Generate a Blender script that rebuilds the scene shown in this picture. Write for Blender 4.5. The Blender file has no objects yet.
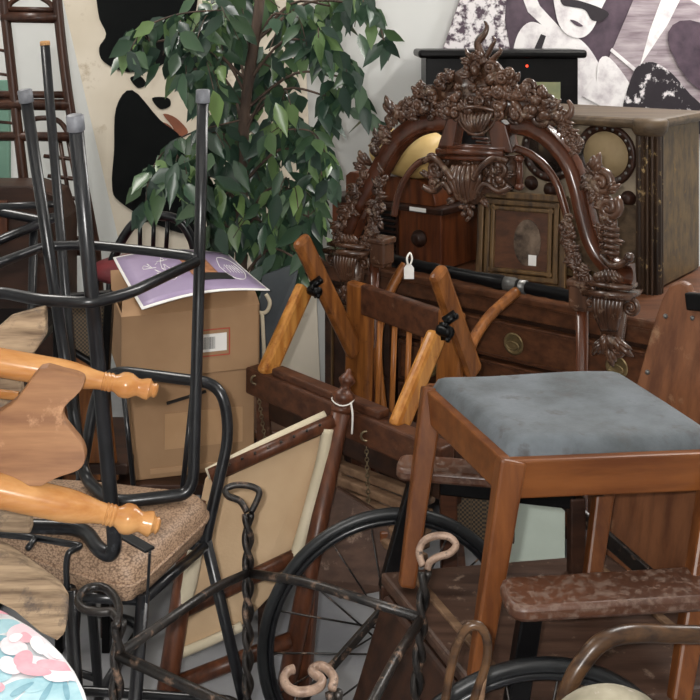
import bpy, math, random
from mathutils import Vector as V, Matrix
random.seed(7)
S = bpy.context.scene
COL = S.collection
PI = math.pi
F, HOR, EYE = 1000.0, 30.0, 1.70

# ---------------------------------------------------------------- measuring helpers
def P(px, py, z):                      # point at forward distance z
    return V(((px-350)*z/F, z, EYE-(py-HOR)*z/F))
def G(px, py, h):                      # point on the horizontal plane at height h
    return P(px, py, (EYE-h)*F/(py-HOR))
def PV(px, py, a, d):                  # point on the vertical plane through a (x,y) along d (x,y)
    r = (px-350)/F
    t = (a[0]-r*a[1])/(r*d[1]-d[0])
    return P(px, py, a[1]+t*d[1])

# ---------------------------------------------------------------- materials
MATS = {}
def base(name, rough=.5, metal=0., spec=.5):
    m = bpy.data.materials.new(name); m.use_nodes = True
    nt = m.node_tree; b = nt.nodes['Principled BSDF']
    b.inputs['Roughness'].default_value = rough
    b.inputs['Metallic'].default_value = metal
    b.inputs['Specular IOR Level'].default_value = spec
    MATS[name] = m
    return m, nt, b
def lin(c):
    return tuple(((v/255)/12.92 if v/255 <= .04045 else ((v/255+.055)/1.055)**2.4) for v in c) + (1,)
def noise(nt, scale, stretch=(1,1,1), detail=4, rough=.6, rot=(0,0,0)):
    tc = nt.nodes.new('ShaderNodeTexCoord'); mp = nt.nodes.new('ShaderNodeMapping')
    mp.inputs['Scale'].default_value = stretch; mp.inputs['Rotation'].default_value = rot
    n = nt.nodes.new('ShaderNodeTexNoise')
    n.inputs['Scale'].default_value = scale; n.inputs['Detail'].default_value = detail; n.inputs['Roughness'].default_value = rough
    nt.links.new(tc.outputs['Object'], mp.inputs[0]); nt.links.new(mp.outputs[0], n.inputs['Vector'])
    return n.outputs['Fac']
def ramp(nt, fac, stops):
    r = nt.nodes.new('ShaderNodeValToRGB')
    e = r.color_ramp.elements
    while len(e) < len(stops): e.new(.5)
    for i, (p, c) in enumerate(stops):
        e[i].position = p; e[i].color = lin(c)
    nt.links.new(fac, r.inputs[0]); return r.outputs[0]
def bump(nt, b, fac, strength=.2, dist=.01):
    n = nt.nodes.new('ShaderNodeBump'); n.inputs['Strength'].default_value = strength; n.inputs['Distance'].default_value = dist
    nt.links.new(fac, n.inputs['Height']); nt.links.new(n.outputs[0], b.inputs['Normal'])
def mix(nt, fac, a, bcol):
    m = nt.nodes.new('ShaderNodeMix'); m.data_type = 'RGBA'
    nt.links.new(fac, m.inputs[0]); nt.links.new(a, m.inputs[6])
    if isinstance(bcol, tuple): m.inputs[7].default_value = lin(bcol)
    else: nt.links.new(bcol, m.inputs[7])
    return m.outputs[2]
def mat_mottle(name, c1, c2, scale=8, rough=.5, metal=0, stretch=(1,1,1), bmp=.1, bscale=None, lo=.35, hi=.65, spec=.5, dust=None, dust_lo=.6, dsc=9):
    m, nt, b = base(name, rough, metal, spec)
    f = noise(nt, scale, stretch)
    c = ramp(nt, f, [(lo, c1), (hi, c2)])
    if dust:
        f2 = noise(nt, dsc, (1,1,1), 8, .7)
        mk = ramp(nt, f2, [(dust_lo, (0,0,0)), (min(1, dust_lo+.12), (255,255,255))])
        c = mix(nt, mk, c, dust)
        rr = nt.nodes.new('ShaderNodeMapRange'); rr.inputs[3].default_value = rough; rr.inputs[4].default_value = min(1, rough+.35)
        nt.links.new(mk, rr.inputs[0]); nt.links.new(rr.outputs[0], b.inputs['Roughness'])
    nt.links.new(c, b.inputs['Base Color'])
    if bmp: bump(nt, b, noise(nt, bscale or scale*4, stretch), bmp, .004)
    return m
def wood(name, c1, c2, axis=2, rough=.4, scale=6, bmp=.08, **k):
    st = [9, 9, 9]; st[axis] = .9
    return mat_mottle(name, c1, c2, scale, rough, 0, tuple(st), bmp, scale*2, **{'spec': .34, **k})

wood('mahogany', (64,36,24), (96,56,36), rough=.36)
wood('carved_mahogany', (52,34,25), (88,60,44), rough=.25, scale=3, spec=.6, dust=(122,102,84), dust_lo=.56, dsc=26)
wood('smooth_mahogany', (58,32,21), (86,48,31), spec=.55, rough=.2, scale=3)
wood('stool_wood', (92,50,23), (120,71,35), rough=.36, scale=4)
wood('oak_gold', (158,98,42), (196,138,70), rough=.28, scale=5, dust=(120,66,26), dust_lo=.58, dsc=24)
wood('oak_brown', (98,56,26), (142,88,42), rough=.34, scale=5, dust=(60,34,22), dust_lo=.6, dsc=14)
wood('dark_oak', (60,35,24), (88,54,36), axis=0, rough=.42, scale=5, dust=(118,92,74), dust_lo=.62, dsc=20)
wood('walnut_face', (70,42,26), (100,62,40), axis=0, rough=.45, scale=4, dust=(116,92,72))
wood('walnut_dark', (40,24,17), (62,38,26), axis=0, rough=.5, scale=4)
wood('radio_wood', (66,32,18), (108,58,30), rough=.38, scale=4)
wood('radio_dark', (34,20,15), (56,32,22), rough=.4, scale=4)
wood('console_wood', (66,53,40), (98,81,62), axis=0, rough=.5, scale=4)
mat_mottle('console_side', (66,50,30), (104,82,50), 26, .55, stretch=(1,1,.5), dust=(140,114,74), dust_lo=.58, dsc=30)
mat_mottle('console_panel', (122,110,94), (144,130,110), 14, .55)
wood('flute_wood', (34,24,18), (64,46,32), rough=.4, scale=3, dust=(196,168,120), dust_lo=.58, dsc=22)
wood('gilt_frame', (56,40,26), (112,86,54), rough=.4, scale=4)
wood('seat_board', (60,43,35), (86,64,53), axis=0, rough=.42, scale=4, dust=(150,128,112), dust_lo=.58, dsc=18)
wood('panel_board', (88,54,36), (120,78,52), rough=.42, scale=3, dust=(138,106,80), dust_lo=.6, dsc=12)
wood('turned_maple', (166,110,60), (196,146,92), axis=0, rough=.22, scale=3)
wood('splat_wood', (116,78,52), (150,108,74), axis=0, rough=.5, scale=4, dust=(176,134,102), dust_lo=.58, dsc=20)
wood('weathered', (84,66,52), (178,154,126), axis=0, rough=.85, scale=6, dust=(92,82,76), dust_lo=.54, dsc=14, bmp=.35, lo=.3, hi=.66)
wood('bentwood', (44,30,22), (92,66,44), axis=0, rough=.3, scale=4, dust=(120,94,68), dust_lo=.6, dsc=20)
wood('slat_wood', (96,72,54), (134,106,82), axis=0, rough=.6, scale=4)
wood('rattan', (42,25,19), (68,42,30), rough=.35, scale=5)
mat_mottle('black_tube', (12,13,16), (26,27,31), 20, .28, 0, bmp=.05, dust=(74,76,82), dust_lo=.62, dsc=30)
mat_mottle('cap_grey', (92,94,100), (120,122,128), 30, .5)
mat_mottle('cork', (176,130,84), (196,150,100), 60, .8)
mat_mottle('black_iron', (20,18,18), (44,39,36), 30, .36, .2, bmp=.2, dust=(132,106,88), dust_lo=.55, dsc=34)
mat_mottle('bare_iron', (110,88,74), (168,142,124), 40, .45, .2, bmp=.15, dust=(60,50,44), dust_lo=.56, dsc=40)
mat_mottle('rubber', (14,15,17), (30,32,34), 14, .42, bmp=.05, dust=(96,96,98), dust_lo=.64, dsc=20)
mat_mottle('steel_grey', (88,88,88), (128,126,122), 20, .35, .6)
mat_mottle('black_wood', (9,9,10), (16,15,16), 8, .35, spec=.16)
mat_mottle('brass', (120,104,72), (172,152,112), 20, .35, .7)
mat_mottle('chain_metal', (96,84,66), (148,132,104), 40, .4, .7)
mat_mottle('wall_paint', (212,213,211), (222,223,221), 1.2, .75, bmp=.15, bscale=12)
mat_mottle('ceiling_paint', (225,223,218), (232,230,226), 2, .9)
mat_mottle('concrete', (136,137,142), (164,164,166), 3, .6, bmp=.1, bscale=20)
mat_mottle('canvas', (198,187,169), (212,202,186), 2.2, .8, dust=(172,156,134), dust_lo=.6)
mat_mottle('black_paint', (6,8,9), (12,14,14), 8, .8, spec=.12)
mat_mottle('brown_paint', (110,58,34), (138,78,48), 8, .6)
mat_mottle('cream_paint', (196,164,104), (206,176,116), 5, .5)
mat_mottle('white_card', (236,234,230), (244,242,238), 5, .6)
mat_mottle('print_pale', (190,182,186), (236,232,232), 14, .5, lo=.28, hi=.55)
mat_mottle('print_mid', (118,102,110), (190,178,182), 9, .5, stretch=(.5,1,4), lo=.3, hi=.7)
mat_mottle('print_dark', (54,40,54), (100,82,94), 10, .5, lo=.3, hi=.75)
mat_mottle('print_black', (26,20,26), (44,34,42), 5, .5)
mat_mottle('print_blossom', (76,58,72), (232,226,228), 24, .5, lo=.42, hi=.54)
mat_mottle('print_speckle', (34,26,34), (226,220,222), 18, .5, lo=.56, hi=.63)
mat_mottle('cardboard', (150,116,84), (168,134,100), 3, .75, bmp=.03)
mat_mottle('cardboard_inner', (168,132,98), (184,148,112), 3, .8)
mat_mottle('tape', (172,136,100), (186,150,114), 4, .35)
mat_mottle('purple_card', (146,128,160), (162,146,176), 4, .4)
mat_mottle('red_ink', (170,70,50), (180,80,60), 4, .6)
mat_mottle('black_ink', (22,20,20), (30,28,28), 4, .6)
mat_mottle('ochre_ink', (186,130,92), (126,80,56), 20, .5)
mat_mottle('cream_cloth', (186,156,122), (202,174,140), 3, .85, bmp=.15, bscale=120)
mat_mottle('pale_cloth', (194,182,156), (212,200,176), 5, .9, bmp=.3, bscale=60)
mat_mottle('red_cloth', (88,20,28), (112,30,36), 6, .6)
mat_mottle('teal_paint', (98,134,118), (112,148,130), 3, .6)
mat_mottle('mint_paint', (196,208,196), (206,218,206), 4, .55)
mat_mottle('white_string', (225,222,214), (236,232,226), 30, .8)
mat_mottle('glass_dark', (30,26,24), (60,50,44), 3, .12)
mat_mottle('pot_grey', (56,62,68), (78,84,88), 4, .6)
mat_mottle('dial_tan', (138,118,86), (154,134,100), 8, .7)
mat_mottle('window_brassy', (112,120,96), (150,150,112), 6, .2)  # brassy olive tone of the black cabinet's window
mat_mottle('trunk_bark', (54,42,35), (92,74,62), 30, .8, stretch=(1,1,.2), bmp=.5)
mat_mottle('dusty_arm', (68,42,30), (100,64,46), 4, .35, dust=(104,82,70), dust_lo=.48, dsc=60)
mat_mottle('petal_base', (214,220,224), (226,228,230), 12, .4)
mat_mottle('petal_blue', (128,176,190), (176,208,216), 22, .4, lo=.3, hi=.7)
mat_mottle('petal_teal', (96,146,164), (130,172,186), 22, .4)
mat_mottle('petal_pale', (226,196,204), (236,226,230), 20, .4)
mat_mottle('petal_pink', (204,140,156), (224,176,186), 26, .4, lo=.3, hi=.7)
mat_mottle('petal_white', (234,230,232), (240,236,238), 20, .4)
mat_mottle('cushion_cloth', (112,106,88), (170,162,142), 9, .9, dust=(214,200,196), dust_lo=.55, dsc=22)
mat_mottle('photo_brown', (54,44,38), (128,110,94), 16, .2)  # oval picture colour lightened to carry the reflection in its glass
wood('oak_spindle', (132,78,34), (170,108,54), rough=.34)
wood('stool_rail', (92,50,23), (120,71,35), axis=0, rough=.36, scale=3)
def special():
    # blue grey worn velvet
    m, nt, b = base('velvet', .85)
    c = ramp(nt, noise(nt, 5, (1,1,1), 6), [(.32, (56,60,61)), (.64, (100,106,112))])
    c = mix(nt, ramp(nt, noise(nt, 22, (1,1,1), 5), [(.56,(0,0,0)),(.72,(255,255,255))]), c, (74,73,74))
    nt.links.new(c, b.inputs['Base Color']); b.inputs['Sheen Weight'].default_value = .08
    bump(nt, b, noise(nt, 160), .25, .003)
    # brown woven vinyl
    m, nt, b = base('woven_vinyl', .55)
    c = ramp(nt, noise(nt, 5), [(.35, (150,122,98)), (.65, (178,148,122))])
    tc = nt.nodes.new('ShaderNodeTexCoord'); mp = nt.nodes.new('ShaderNodeMapping'); mp.inputs['Scale'].default_value = (1,1,1.5)
    br = nt.nodes.new('ShaderNodeTexBrick'); br.inputs['Scale'].default_value = 60
    br.inputs['Color1'].default_value = (1,1,1,1); br.inputs['Color2'].default_value = (.6,.6,.6,1); br.inputs['Mortar'].default_value = (.15,.15,.15,1)
    vr = nt.nodes.new('ShaderNodeTexVoronoi'); vr.inputs['Scale'].default_value = 210
    nt.links.new(tc.outputs['Object'], mp.inputs[0]); nt.links.new(mp.outputs[0], vr.inputs['Vector'])
    c = mix(nt, ramp(nt, vr.outputs['Distance'], [(.35,(0,0,0)),(.8,(255,255,255))]), c, (110,86,68))
    nt.links.new(c, b.inputs['Base Color']); bump(nt, b, vr.outputs['Distance'], -.35, .004)
    # floral print: pale petals, blue leaves
    m, nt, b = base('floral_print', .35)
    f1 = noise(nt, 7.5, (1,1,1), 3, .5)
    c = ramp(nt, f1, [(.36,(112,156,172)), (.43,(160,196,208)), (.48,(222,220,222)), (.52,(226,214,216)), (.55,(214,156,166)), (.64,(196,122,138))])
    f2 = noise(nt, 9, (1,3,1), 4)
    c = mix(nt, ramp(nt, f2, [(.57,(0,0,0)),(.62,(255,255,255))]), c, (146,188,200))
    f3 = noise(nt, 15, (1,1,1), 2)
    c = mix(nt, ramp(nt, f3, [(.68,(0,0,0)),(.7,(255,255,255))]), c, (112,138,150))
    nt.links.new(c, b.inputs['Base Color'])
    # leaves
    m, nt, b = base('leaf', .32)
    oi = nt.nodes.new('ShaderNodeNewGeometry')
    c = ramp(nt, oi.outputs['Random Per Island'], [(0,(34,52,44)), (.5,(50,74,56)), (.82,(72,96,66)), (1,(110,136,80))])
    nt.links.new(c, b.inputs['Base Color'])
    # cane mesh
    m, nt, b = base('cane', .6)
    tc = nt.nodes.new('ShaderNodeTexCoord')
    ck = nt.nodes.new('ShaderNodeTexChecker'); ck.inputs['Scale'].default_value = 190
    ck.inputs['Color1'].default_value = lin((96,78,56)); ck.inputs['Color2'].default_value = lin((30,25,20))
    nt.links.new(tc.outputs['Object'], ck.inputs['Vector']); nt.links.new(ck.outputs['Color'], b.inputs['Base Color'])
    m, nt, b = base('led_red', .3); b.inputs['Base Color'].default_value = (.6,.02,.01,1)
    b.inputs['Emission Color'].default_value = (1,.06,.02,1); b.inputs['Emission Strength'].default_value = 2
special()

# ---------------------------------------------------------------- mesh builder
def smooth(pts, n=6, closed=False):
    pts = [V(p) for p in pts]; out = []; N = len(pts)
    rng = range(N if closed else N-1)
    for i in rng:
        g = (lambda k: pts[k % N]) if closed else (lambda k: pts[max(0, min(N-1, k))])
        p0, p1, p2, p3 = g(i-1), g(i), g(i+1), g(i+2)
        for j in range(n):
            t = j/n
            out.append(.5*((2*p1)+(p2-p0)*t+(2*p0-5*p1+4*p2-p3)*t*t+(3*p1-p0-3*p2+p3)*t**3))
    if not closed: out.append(pts[-1])
    return out
def fillet(pts, r=.04, n=5):            # round the corners of a polyline
    pts = [V(p) for p in pts]; out = [pts[0]]
    for i in range(1, len(pts)-1):
        a, b, c = pts[i-1], pts[i], pts[i+1]
        ra = min(r, (a-b).length*.48); rc = min(r, (c-b).length*.48)
        p = b+(a-b).normalized()*ra; q = b+(c-b).normalized()*rc
        for j in range(n+1):
            t = j/n; out.append((1-t)**2*p+2*t*(1-t)*b+t*t*q)
    out.append(pts[-1]); return out
class MB:
    def __init__(s): s.v = []; s.f = []
    def tube(s, pts, r, seg=10, closed=False, sy=1.):
        pts = [V(p) for p in pts]; N = len(pts)
        rad = r if isinstance(r, (list, tuple)) else [r]*N
        tang = []
        for i in range(N):
            a = pts[(i-1) % N] if (closed or i > 0) else pts[i]
            c = pts[(i+1) % N] if (closed or i < N-1) else pts[i]
            t = (c-a); tang.append(t.normalized() if t.length > 1e-9 else V((0,0,1)))
        up = V((0,0,1)) if abs(tang[0].z) < .9 else V((1,0,0))
        nrm = (up-tang[0]*up.dot(tang[0])).normalized()
        b0 = len(s.v)
        for i in range(N):
            nrm = nrm-tang[i]*nrm.dot(tang[i])
            nrm = nrm.normalized() if nrm.length > 1e-6 else tang[i].orthogonal().normalized()
            bn = tang[i].cross(nrm)
            for k in range(seg):
                a = 2*PI*k/seg
                s.v.append(pts[i]+(nrm*math.cos(a)*sy+bn*math.sin(a))*rad[i])
        for i in range(N if closed else N-1):
            j = (i+1) % N
            for k in range(seg):
                l = (k+1) % seg
                s.f.append((b0+i*seg+k, b0+i*seg+l, b0+j*seg+l, b0+j*seg+k))
        if not closed:
            s.f.append(tuple(b0+k for k in reversed(range(seg))))
            s.f.append(tuple(b0+(N-1)*seg+k for k in range(seg)))
        return s
    def box(s, c, size, ax=None):        # ax: three axis vectors
        c = V(c); X, Y, Z = ax or (V((1,0,0)), V((0,1,0)), V((0,0,1)))
        hx, hy, hz = size[0]/2, size[1]/2, size[2]/2; b = len(s.v)
        for dx in (-1,1):
            for dy in (-1,1):
                for dz in (-1,1): s.v.append(c+X*hx*dx+Y*hy*dy+Z*hz*dz)
        for q in ((0,1,3,2),(4,6,7,5),(0,4,5,1),(2,3,7,6),(0,2,6,4),(1,5,7,3)): s.f.append(tuple(b+i for i in q))
        return s
    def beam(s, p, q, w, h, up=(0,0,1), w2=None, h2=None):   # bar of section w (across) x h (along up)
        p, q, up = V(p), V(q), V(up); t = (q-p).normalized()
        if abs(t.dot(up)) > .98: up = V((1,0,0))
        a = t.cross(up).normalized(); u = a.cross(t).normalized(); b = len(s.v)
        for (o, ww, hh) in ((p, w, h), (q, w2 or w, h2 or h)):
            for sx, sz in ((-1,-1),(1,-1),(1,1),(-1,1)): s.v.append(o+a*ww/2*sx+u*hh/2*sz)
        for f in ((3,2,1,0),(4,5,6,7),(0,1,5,4),(1,2,6,5),(2,3,7,6),(3,0,4,7)): s.f.append(tuple(b+i for i in f))
        return s
    def prism(s, poly, off):             # 3-D polygon extruded by vector off
        poly = [V(p) for p in poly]; off = V(off); n = len(poly); b = len(s.v)
        s.v += poly; s.v += [p+off for p in poly]
        s.f.append(tuple(b+i for i in range(n))); s.f.append(tuple(b+n+i for i in reversed(range(n))))
        for i in range(n):
            j = (i+1) % n; s.f.append((b+i, b+n+i, b+n+j, b+j))
        return s
    def lathe(s, prof, p, axis=(0,0,1), seg=20):   # prof: (radius, distance along axis)
        p, ax = V(p), V(axis).normalized(); a = ax.orthogonal().normalized(); c = ax.cross(a); b = len(s.v)
        for r, t in prof:
            for k in range(seg):
                g = 2*PI*k/seg; s.v.append(p+ax*t+(a*math.cos(g)+c*math.sin(g))*max(r, .0004))
        for i in range(len(prof)-1):
            for k in range(seg):
                l = (k+1) % seg; s.f.append((b+i*seg+k, b+i*seg+l, b+(i+1)*seg+l, b+(i+1)*seg+k))
        s.f.append(tuple(b+k for k in reversed(range(seg)))); s.f.append(tuple(b+(len(prof)-1)*seg+k for k in range(seg)))
        return s
    def ell(s, c, rx, ry, rz, ax=None, seg=10, rings=6):
        c = V(c); X, Y, Z = ax or (V((1,0,0)), V((0,1,0)), V((0,0,1))); b = len(s.v)
        for i in range(1, rings):
            th = PI*i/rings
            for k in range(seg):
                g = 2*PI*k/seg
                s.v.append(c+X*rx*math.sin(th)*math.cos(g)+Y*ry*math.sin(th)*math.sin(g)+Z*rz*math.cos(th))
        s.v.append(c+Z*rz); s.v.append(c-Z*rz); t = b+(rings-1)*seg
        for i in range(rings-2):
            for k in range(seg):
                l = (k+1) % seg; s.f.append((b+i*seg+k, b+(i+1)*seg+k, b+(i+1)*seg+l, b+i*seg+l))
        for k in range(seg):
            l = (k+1) % seg; s.f.append((t, b+k, b+l)); s.f.append((t+1, b+(rings-2)*seg+l, b+(rings-2)*seg+k))
        return s
    def build(s, name, mat, parent=None, smooth_=False, bevel=0, subsurf=0):
        org = V((0,0,0)); r = parent
        if parent is not None: org = V(ORG[parent.name])
        me = bpy.data.meshes.new(name)
        me.from_pydata([tuple(v-org) for v in s.v], [], s.f); me.update()
        import bmesh
        bm = bmesh.new(); bm.from_mesh(me); bmesh.ops.recalc_face_normals(bm, faces=bm.faces); bm.to_mesh(me); bm.free()
        o = bpy.data.objects.new(name, me); COL.objects.link(o)
        me.materials.append(MATS[mat])
        if smooth_:
            for p in me.polygons: p.use_smooth = True
            if smooth_ == 'auto': me.set_sharp_from_angle(angle=math.radians(40))
        if parent is not None: o.parent = parent
        ORG[o.name] = tuple(org)
        if bevel:
            b = o.modifiers.new('bevel', 'BEVEL'); b.width = bevel; b.segments = 2; b.limit_method = 'ANGLE'; b.angle_limit = math.radians(35); b.harden_normals = False
        if subsurf:
            b = o.modifiers.new('subsurf', 'SUBSURF'); b.levels = b.render_levels = subsurf
        return o
ORG = {}
def tag(o, label, cat, group=None):
    o['label'] = label; o['category'] = cat
    if group: o['group'] = group
    return o
def thing(name, loc, label, cat, group=None):
    o = bpy.data.objects.new(name, None); COL.objects.link(o); o.location = loc; o.empty_display_size = .1
    ORG[o.name] = tuple(loc); return tag(o, label, cat, group)
def struct(o): o['kind'] = 'structure'; return o
def yaw(a):                              # axes turned by a about Z
    c, s_ = math.cos(a), math.sin(a); return (V((c,s_,0)), V((-s_,c,0)), V((0,0,1)))
def hexa(name): pass

# ================================================================= SETTING
def room():
    WB = 4.75
    struct(MB().box((0,1.4,-.05), (8.2,7.4,.1)).build('floor', 'concrete'))
    struct(MB().box((0,WB+.05,1.5), (8.2,.1,3.2)).build('wall_back', 'wall_paint'))
    struct(MB().box((-3.55,1.4,1.5), (.1,7,3.2)).build('wall_left', 'wall_paint'))
    struct(MB().box((3.55,1.4,1.5), (.1,7,3.2)).build('wall_right', 'wall_paint'))
    struct(MB().box((0,-2.05,1.5), (8.2,.1,3.2)).build('wall_front', 'wall_paint'))
    struct(MB().box((0,1.4,3.15), (8.2,7.4,.1)).build('ceiling', 'ceiling_paint'))
room()

# ================================================================= PICTURES ON THE BACK WALL
def canvas_print():
    z = 4.35
    t = thing('canvas_print', P(150,300,z), 'large leaning cream canvas painted with big black shapes behind the green tree', 'painting')
    q = [P(56,-30,z+.1), P(300,-60,z+.1), V((P(322,300,z).x,z-.02,0)), V((P(160,420,z).x,z-.02,0)), P(120,246,z)]
    m = MB().prism(q, (0,.04,0)); m.build('canvas', 'canvas', t)
    def patch(pts, mat, name='painted_shape', dy=-.004):
        def zz(px, py): return z+.1*(1-max(0,min(1,(py+40)/280)))-.006
        n = MB().prism([P(a,b,zz(a,b)) for a, b in smooth2(pts)], (0,.004,0)); n.build(name, mat, t)
    patch([(104,-30),(98,12),(106,34),(99,48),(104,62),(128,72),(160,66),(186,40),(196,10),(190,-30)], 'black_paint')
    patch([(132,90),(160,120),(186,142),(200,190),(196,232),(160,226),(120,202),(112,186),(114,150),(116,108)], 'black_paint')
    patch([(130,78),(140,76),(146,84),(138,88)], 'black_paint')
    patch([(152,98),(168,98),(170,106),(160,109)], 'black_paint')
    patch([(148,130),(160,122),(172,128),(172,142),(156,148),(146,142)], 'brown_paint', dy=-.01)
    patch([(163,114),(176,118),(188,132),(178,138),(172,126)], 'brown_paint')
def smooth2(pts, n=4):
    return [(v.x, v.y) for v in smooth([V((a,b,0)) for a, b in pts], n, True)]
canvas_print()

def photo_print():
    z = 4.715
    t = thing('photograph_print', P(600,60,z), 'large tilted black and white photograph print of person in dark glasses on wall', 'picture')
    MB().prism([P(470,-30,z), P(436,70,z), P(425,140,z), P(760,140,z), P(760,40,z), P(690,0,z), P(640,-30,z)], (0,.03,0)).build('print_board', 'print_mid', t)
    def patch(pts, mat, k=1, sm=True):
        pp = smooth2(pts) if sm else pts
        MB().prism([P(a,b,z-.002*k) for a, b in pp], (0,.0015,0)).build('printed_shape', mat, t)
    patch([(470,-30),(436,70),(427,130),(500,130),(512,60),(506,20),(516,-30)], 'print_blossom', 1, False)
    patch([(508,-30),(505,20),(512,60),(540,130),(600,130),(640,30),(640,-30)], 'print_dark', 2, False)
    patch([(524,-30),(540,6),(566,34),(556,38),(528,12),(512,-30)], 'print_pale', 3, False)
    patch([(512,60),(518,34),(530,22),(545,26),(560,32),(578,38),(592,52),(604,76),(612,110),(510,110)], 'print_pale', 4)
    patch([(530,58),(541,34),(546,36),(538,60)], 'print_black', 5, False)
    patch([(558,-12),(556,14),(564,32),(580,38),(592,30),(600,12),(606,-12)], 'print_pale', 6)
    patch([(562,-2),(584,2),(608,12),(603,20),(592,20),(585,10),(572,7),(563,5)], 'print_black', 7)
    patch([(570,20),(576,21),(583,26),(577,26)], 'print_dark', 7)
    patch([(608,60),(646,-30),(690,-30),(650,70),(628,86)], 'print_mid', 5, False)
    patch([(640,66),(668,24),(690,-20),(672,-30),(650,30)], 'print_pale', 6, False)
    patch([(612,48),(636,68),(634,71),(610,51)], 'print_pale', 7, False)
    patch([(628,130),(632,76),(648,62),(668,70),(690,94),(720,130)], 'print_speckle', 8)
    patch([(668,40),(690,20),(760,50),(760,80),(700,90)], 'print_dark', 5)
    patch([(598,64),(610,58),(634,92),(628,110),(600,100)], 'print_pale', 6)
    patch([(582,96),(594,78),(612,100),(612,112)], 'print_pale', 7, False)
photo_print()

# ================================================================= ARTIFICIAL TREE
def tree():
    z0 = 3.35
    x0, y0 = P(243,300,z0).x, z0
    t = thing('artificial_fig_tree', (x0,y0,0), 'tall green weeping fig tree with drooping leaves behind the cardboard boxes', 'tree')
    b = V((x0,y0,0))
    MB().lathe([(.11,.0),(.13,.02),(.16,.30),(.165,.32),(.15,.32),(.145,.29),(.0,.28)], b, seg=28).build('pot', 'pot_grey', t, True)
    tr = smooth([V((x0,y0,.27)), P(241,300,z0), P(242,200,z0+.02), P(245,110,z0), P(256,30,z0-.02), P(264,-40,z0), P(268,-120,z0)], 6)
    n = len(tr); MB().tube(tr, [.022-.007*i/n for i in range(n)], 10).build('trunk', 'trunk_bark', t, True)
    # leaf sprays: (centre px, spread px, depth offset, number)
    C = [(150,48,22,14,-.1,20),(182,40,26,18,-.12,34),(214,30,30,26,-.1,60),(292,28,34,26,-.05,64),(318,52,26,22,-.15,40),(236,10,50,14,.1,50),
         (362,12,16,18,-.1,13),(330,10,14,10,0,14),(326,104,20,20,-.1,28),(348,84,8,14,-.12,9),(200,70,26,22,-.1,46),(186,78,18,16,-.12,18),(270,76,24,24,.12,34),
         (282,110,22,22,-.1,30),(300,146,38,20,-.05,72),(262,150,30,18,.12,50),(318,164,16,18,-.12,22),(206,150,28,20,-.08,44),(180,172,20,14,-.14,24),(156,192,12,18,-.12,14),
         (196,190,22,20,-.12,26),(292,200,36,20,-.08,60),(224,206,24,24,-.05,44),(308,222,24,14,-.1,26),(262,232,36,24,-.06,70),(214,240,18,18,-.1,24),
         (276,262,26,14,.05,36),(264,300,20,22,.05,26),(250,190,24,24,.14,40),(228,110,24,26,.14,44),(232,60,30,26,.16,40),(300,264,6,8,-.25,4)]
    br = MB(); lf = MB()
    def leaf(p, L, w):
        az = random.uniform(0, 2*PI); pitch = random.uniform(-1.35, -.35)
        d = V((math.cos(az)*math.cos(pitch), math.sin(az)*math.cos(pitch), math.sin(pitch)))
        s_ = d.cross(V((random.uniform(-.5,.5), random.uniform(-1,-.2), random.uniform(-.2,.6)))).normalized(); n_ = s_.cross(d).normalized()
        b0 = len(lf.v); cur = random.uniform(.05,.2)*L
        rows = [(0,.0,0),(.18,.62,.3),(.42,1,.55),(.7,.62,.55),(.88,.22,.25),(1,0,0)]
        for (tt, ww, cc) in rows:
            c = p+d*L*tt-V((0,0,1))*cur*tt*tt
            if ww == 0: lf.v.append(c)
            else:
                lf.v += [c+s_*w*ww+n_*w*.3*ww, c, c-s_*w*ww+n_*w*.3*ww]
        q = b0
        lf.f += [(q,q+1,q+2),(q,q+2,q+3)]
        for i in range(3):
            a = q+1+3*i; lf.f += [(a,a+3,a+4,a+1),(a+1,a+4,a+5,a+2)]
        a = q+10; lf.f += [(a,q+13,a+1),(a+1,q+13,a+2)]
    for (cx, cy, sx, sy, dz, num) in C:
        zc = z0+dz
        tp = min(tr, key=lambda p: abs(p.z-(P(cx,cy,zc).z-.10)))
        tgt = P(cx, cy-sy*.4, zc)
        mid = (tp+tgt)*.5+V((0,0,.07))
        path = smooth([tp, mid, tgt], 5)
        br.tube(path, [.006-.003*i/len(path) for i in range(len(path))], 6)
        nt_ = max(3, num//6); tips = []
        for k in range(nt_):
            e = P(cx+random.uniform(-1,1)*sx, cy+random.uniform(-.7,1)*sy, zc+random.uniform(-.16,.16))
            pm = (tgt+e)*.5+V((0,0,.04)); tw = smooth([tgt, pm, e], 4)
            br.tube(tw, .0018, 4); tips += tw[2:]
        for k in range(num):
            p = random.choice(tips)+V((random.gauss(0,.018), random.gauss(0,.03), random.gauss(0,.018)))
            leaf(p, random.uniform(.07,.112), random.uniform(.018,.028))
    # long drooping shoots at the right and the left
    for pts in ([P(300,50,3.2),P(340,52,3.2),P(358,80,3.2),P(368,120,3.2)], [P(280,130,3.2),P(312,132,3.2),P(328,160,3.2),P(334,184,3.2)],
                [P(310,-20,3.2),P(350,-10,3.2),P(374,10,3.2),P(384,42,3.2)], [P(230,10,3.2),P(180,14,3.2),P(140,30,3.2),P(126,50,3.2)],
                [P(240,120,3.2),P(180,138,3.2),P(152,170,3.2),P(146,205,3.2)]):
        s_ = smooth(pts, 7); br.tube(s_, .003, 5)
        for p in s_[7:]:
            for q in range(2 if random.random() < .25 else 1): leaf(p+V((random.gauss(0,.01),random.gauss(0,.02),0)), random.uniform(.07,.10), .022)
    for s_ in (P(262,266,3.05), P(304,250,3.05), P(276,254,3.1), P(312,262,3.02)): leaf(s_, .085, .02)
    br.build('branches', 'trunk_bark', t, True); lf.build('foliage', 'leaf', t, True)
tree()

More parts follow.
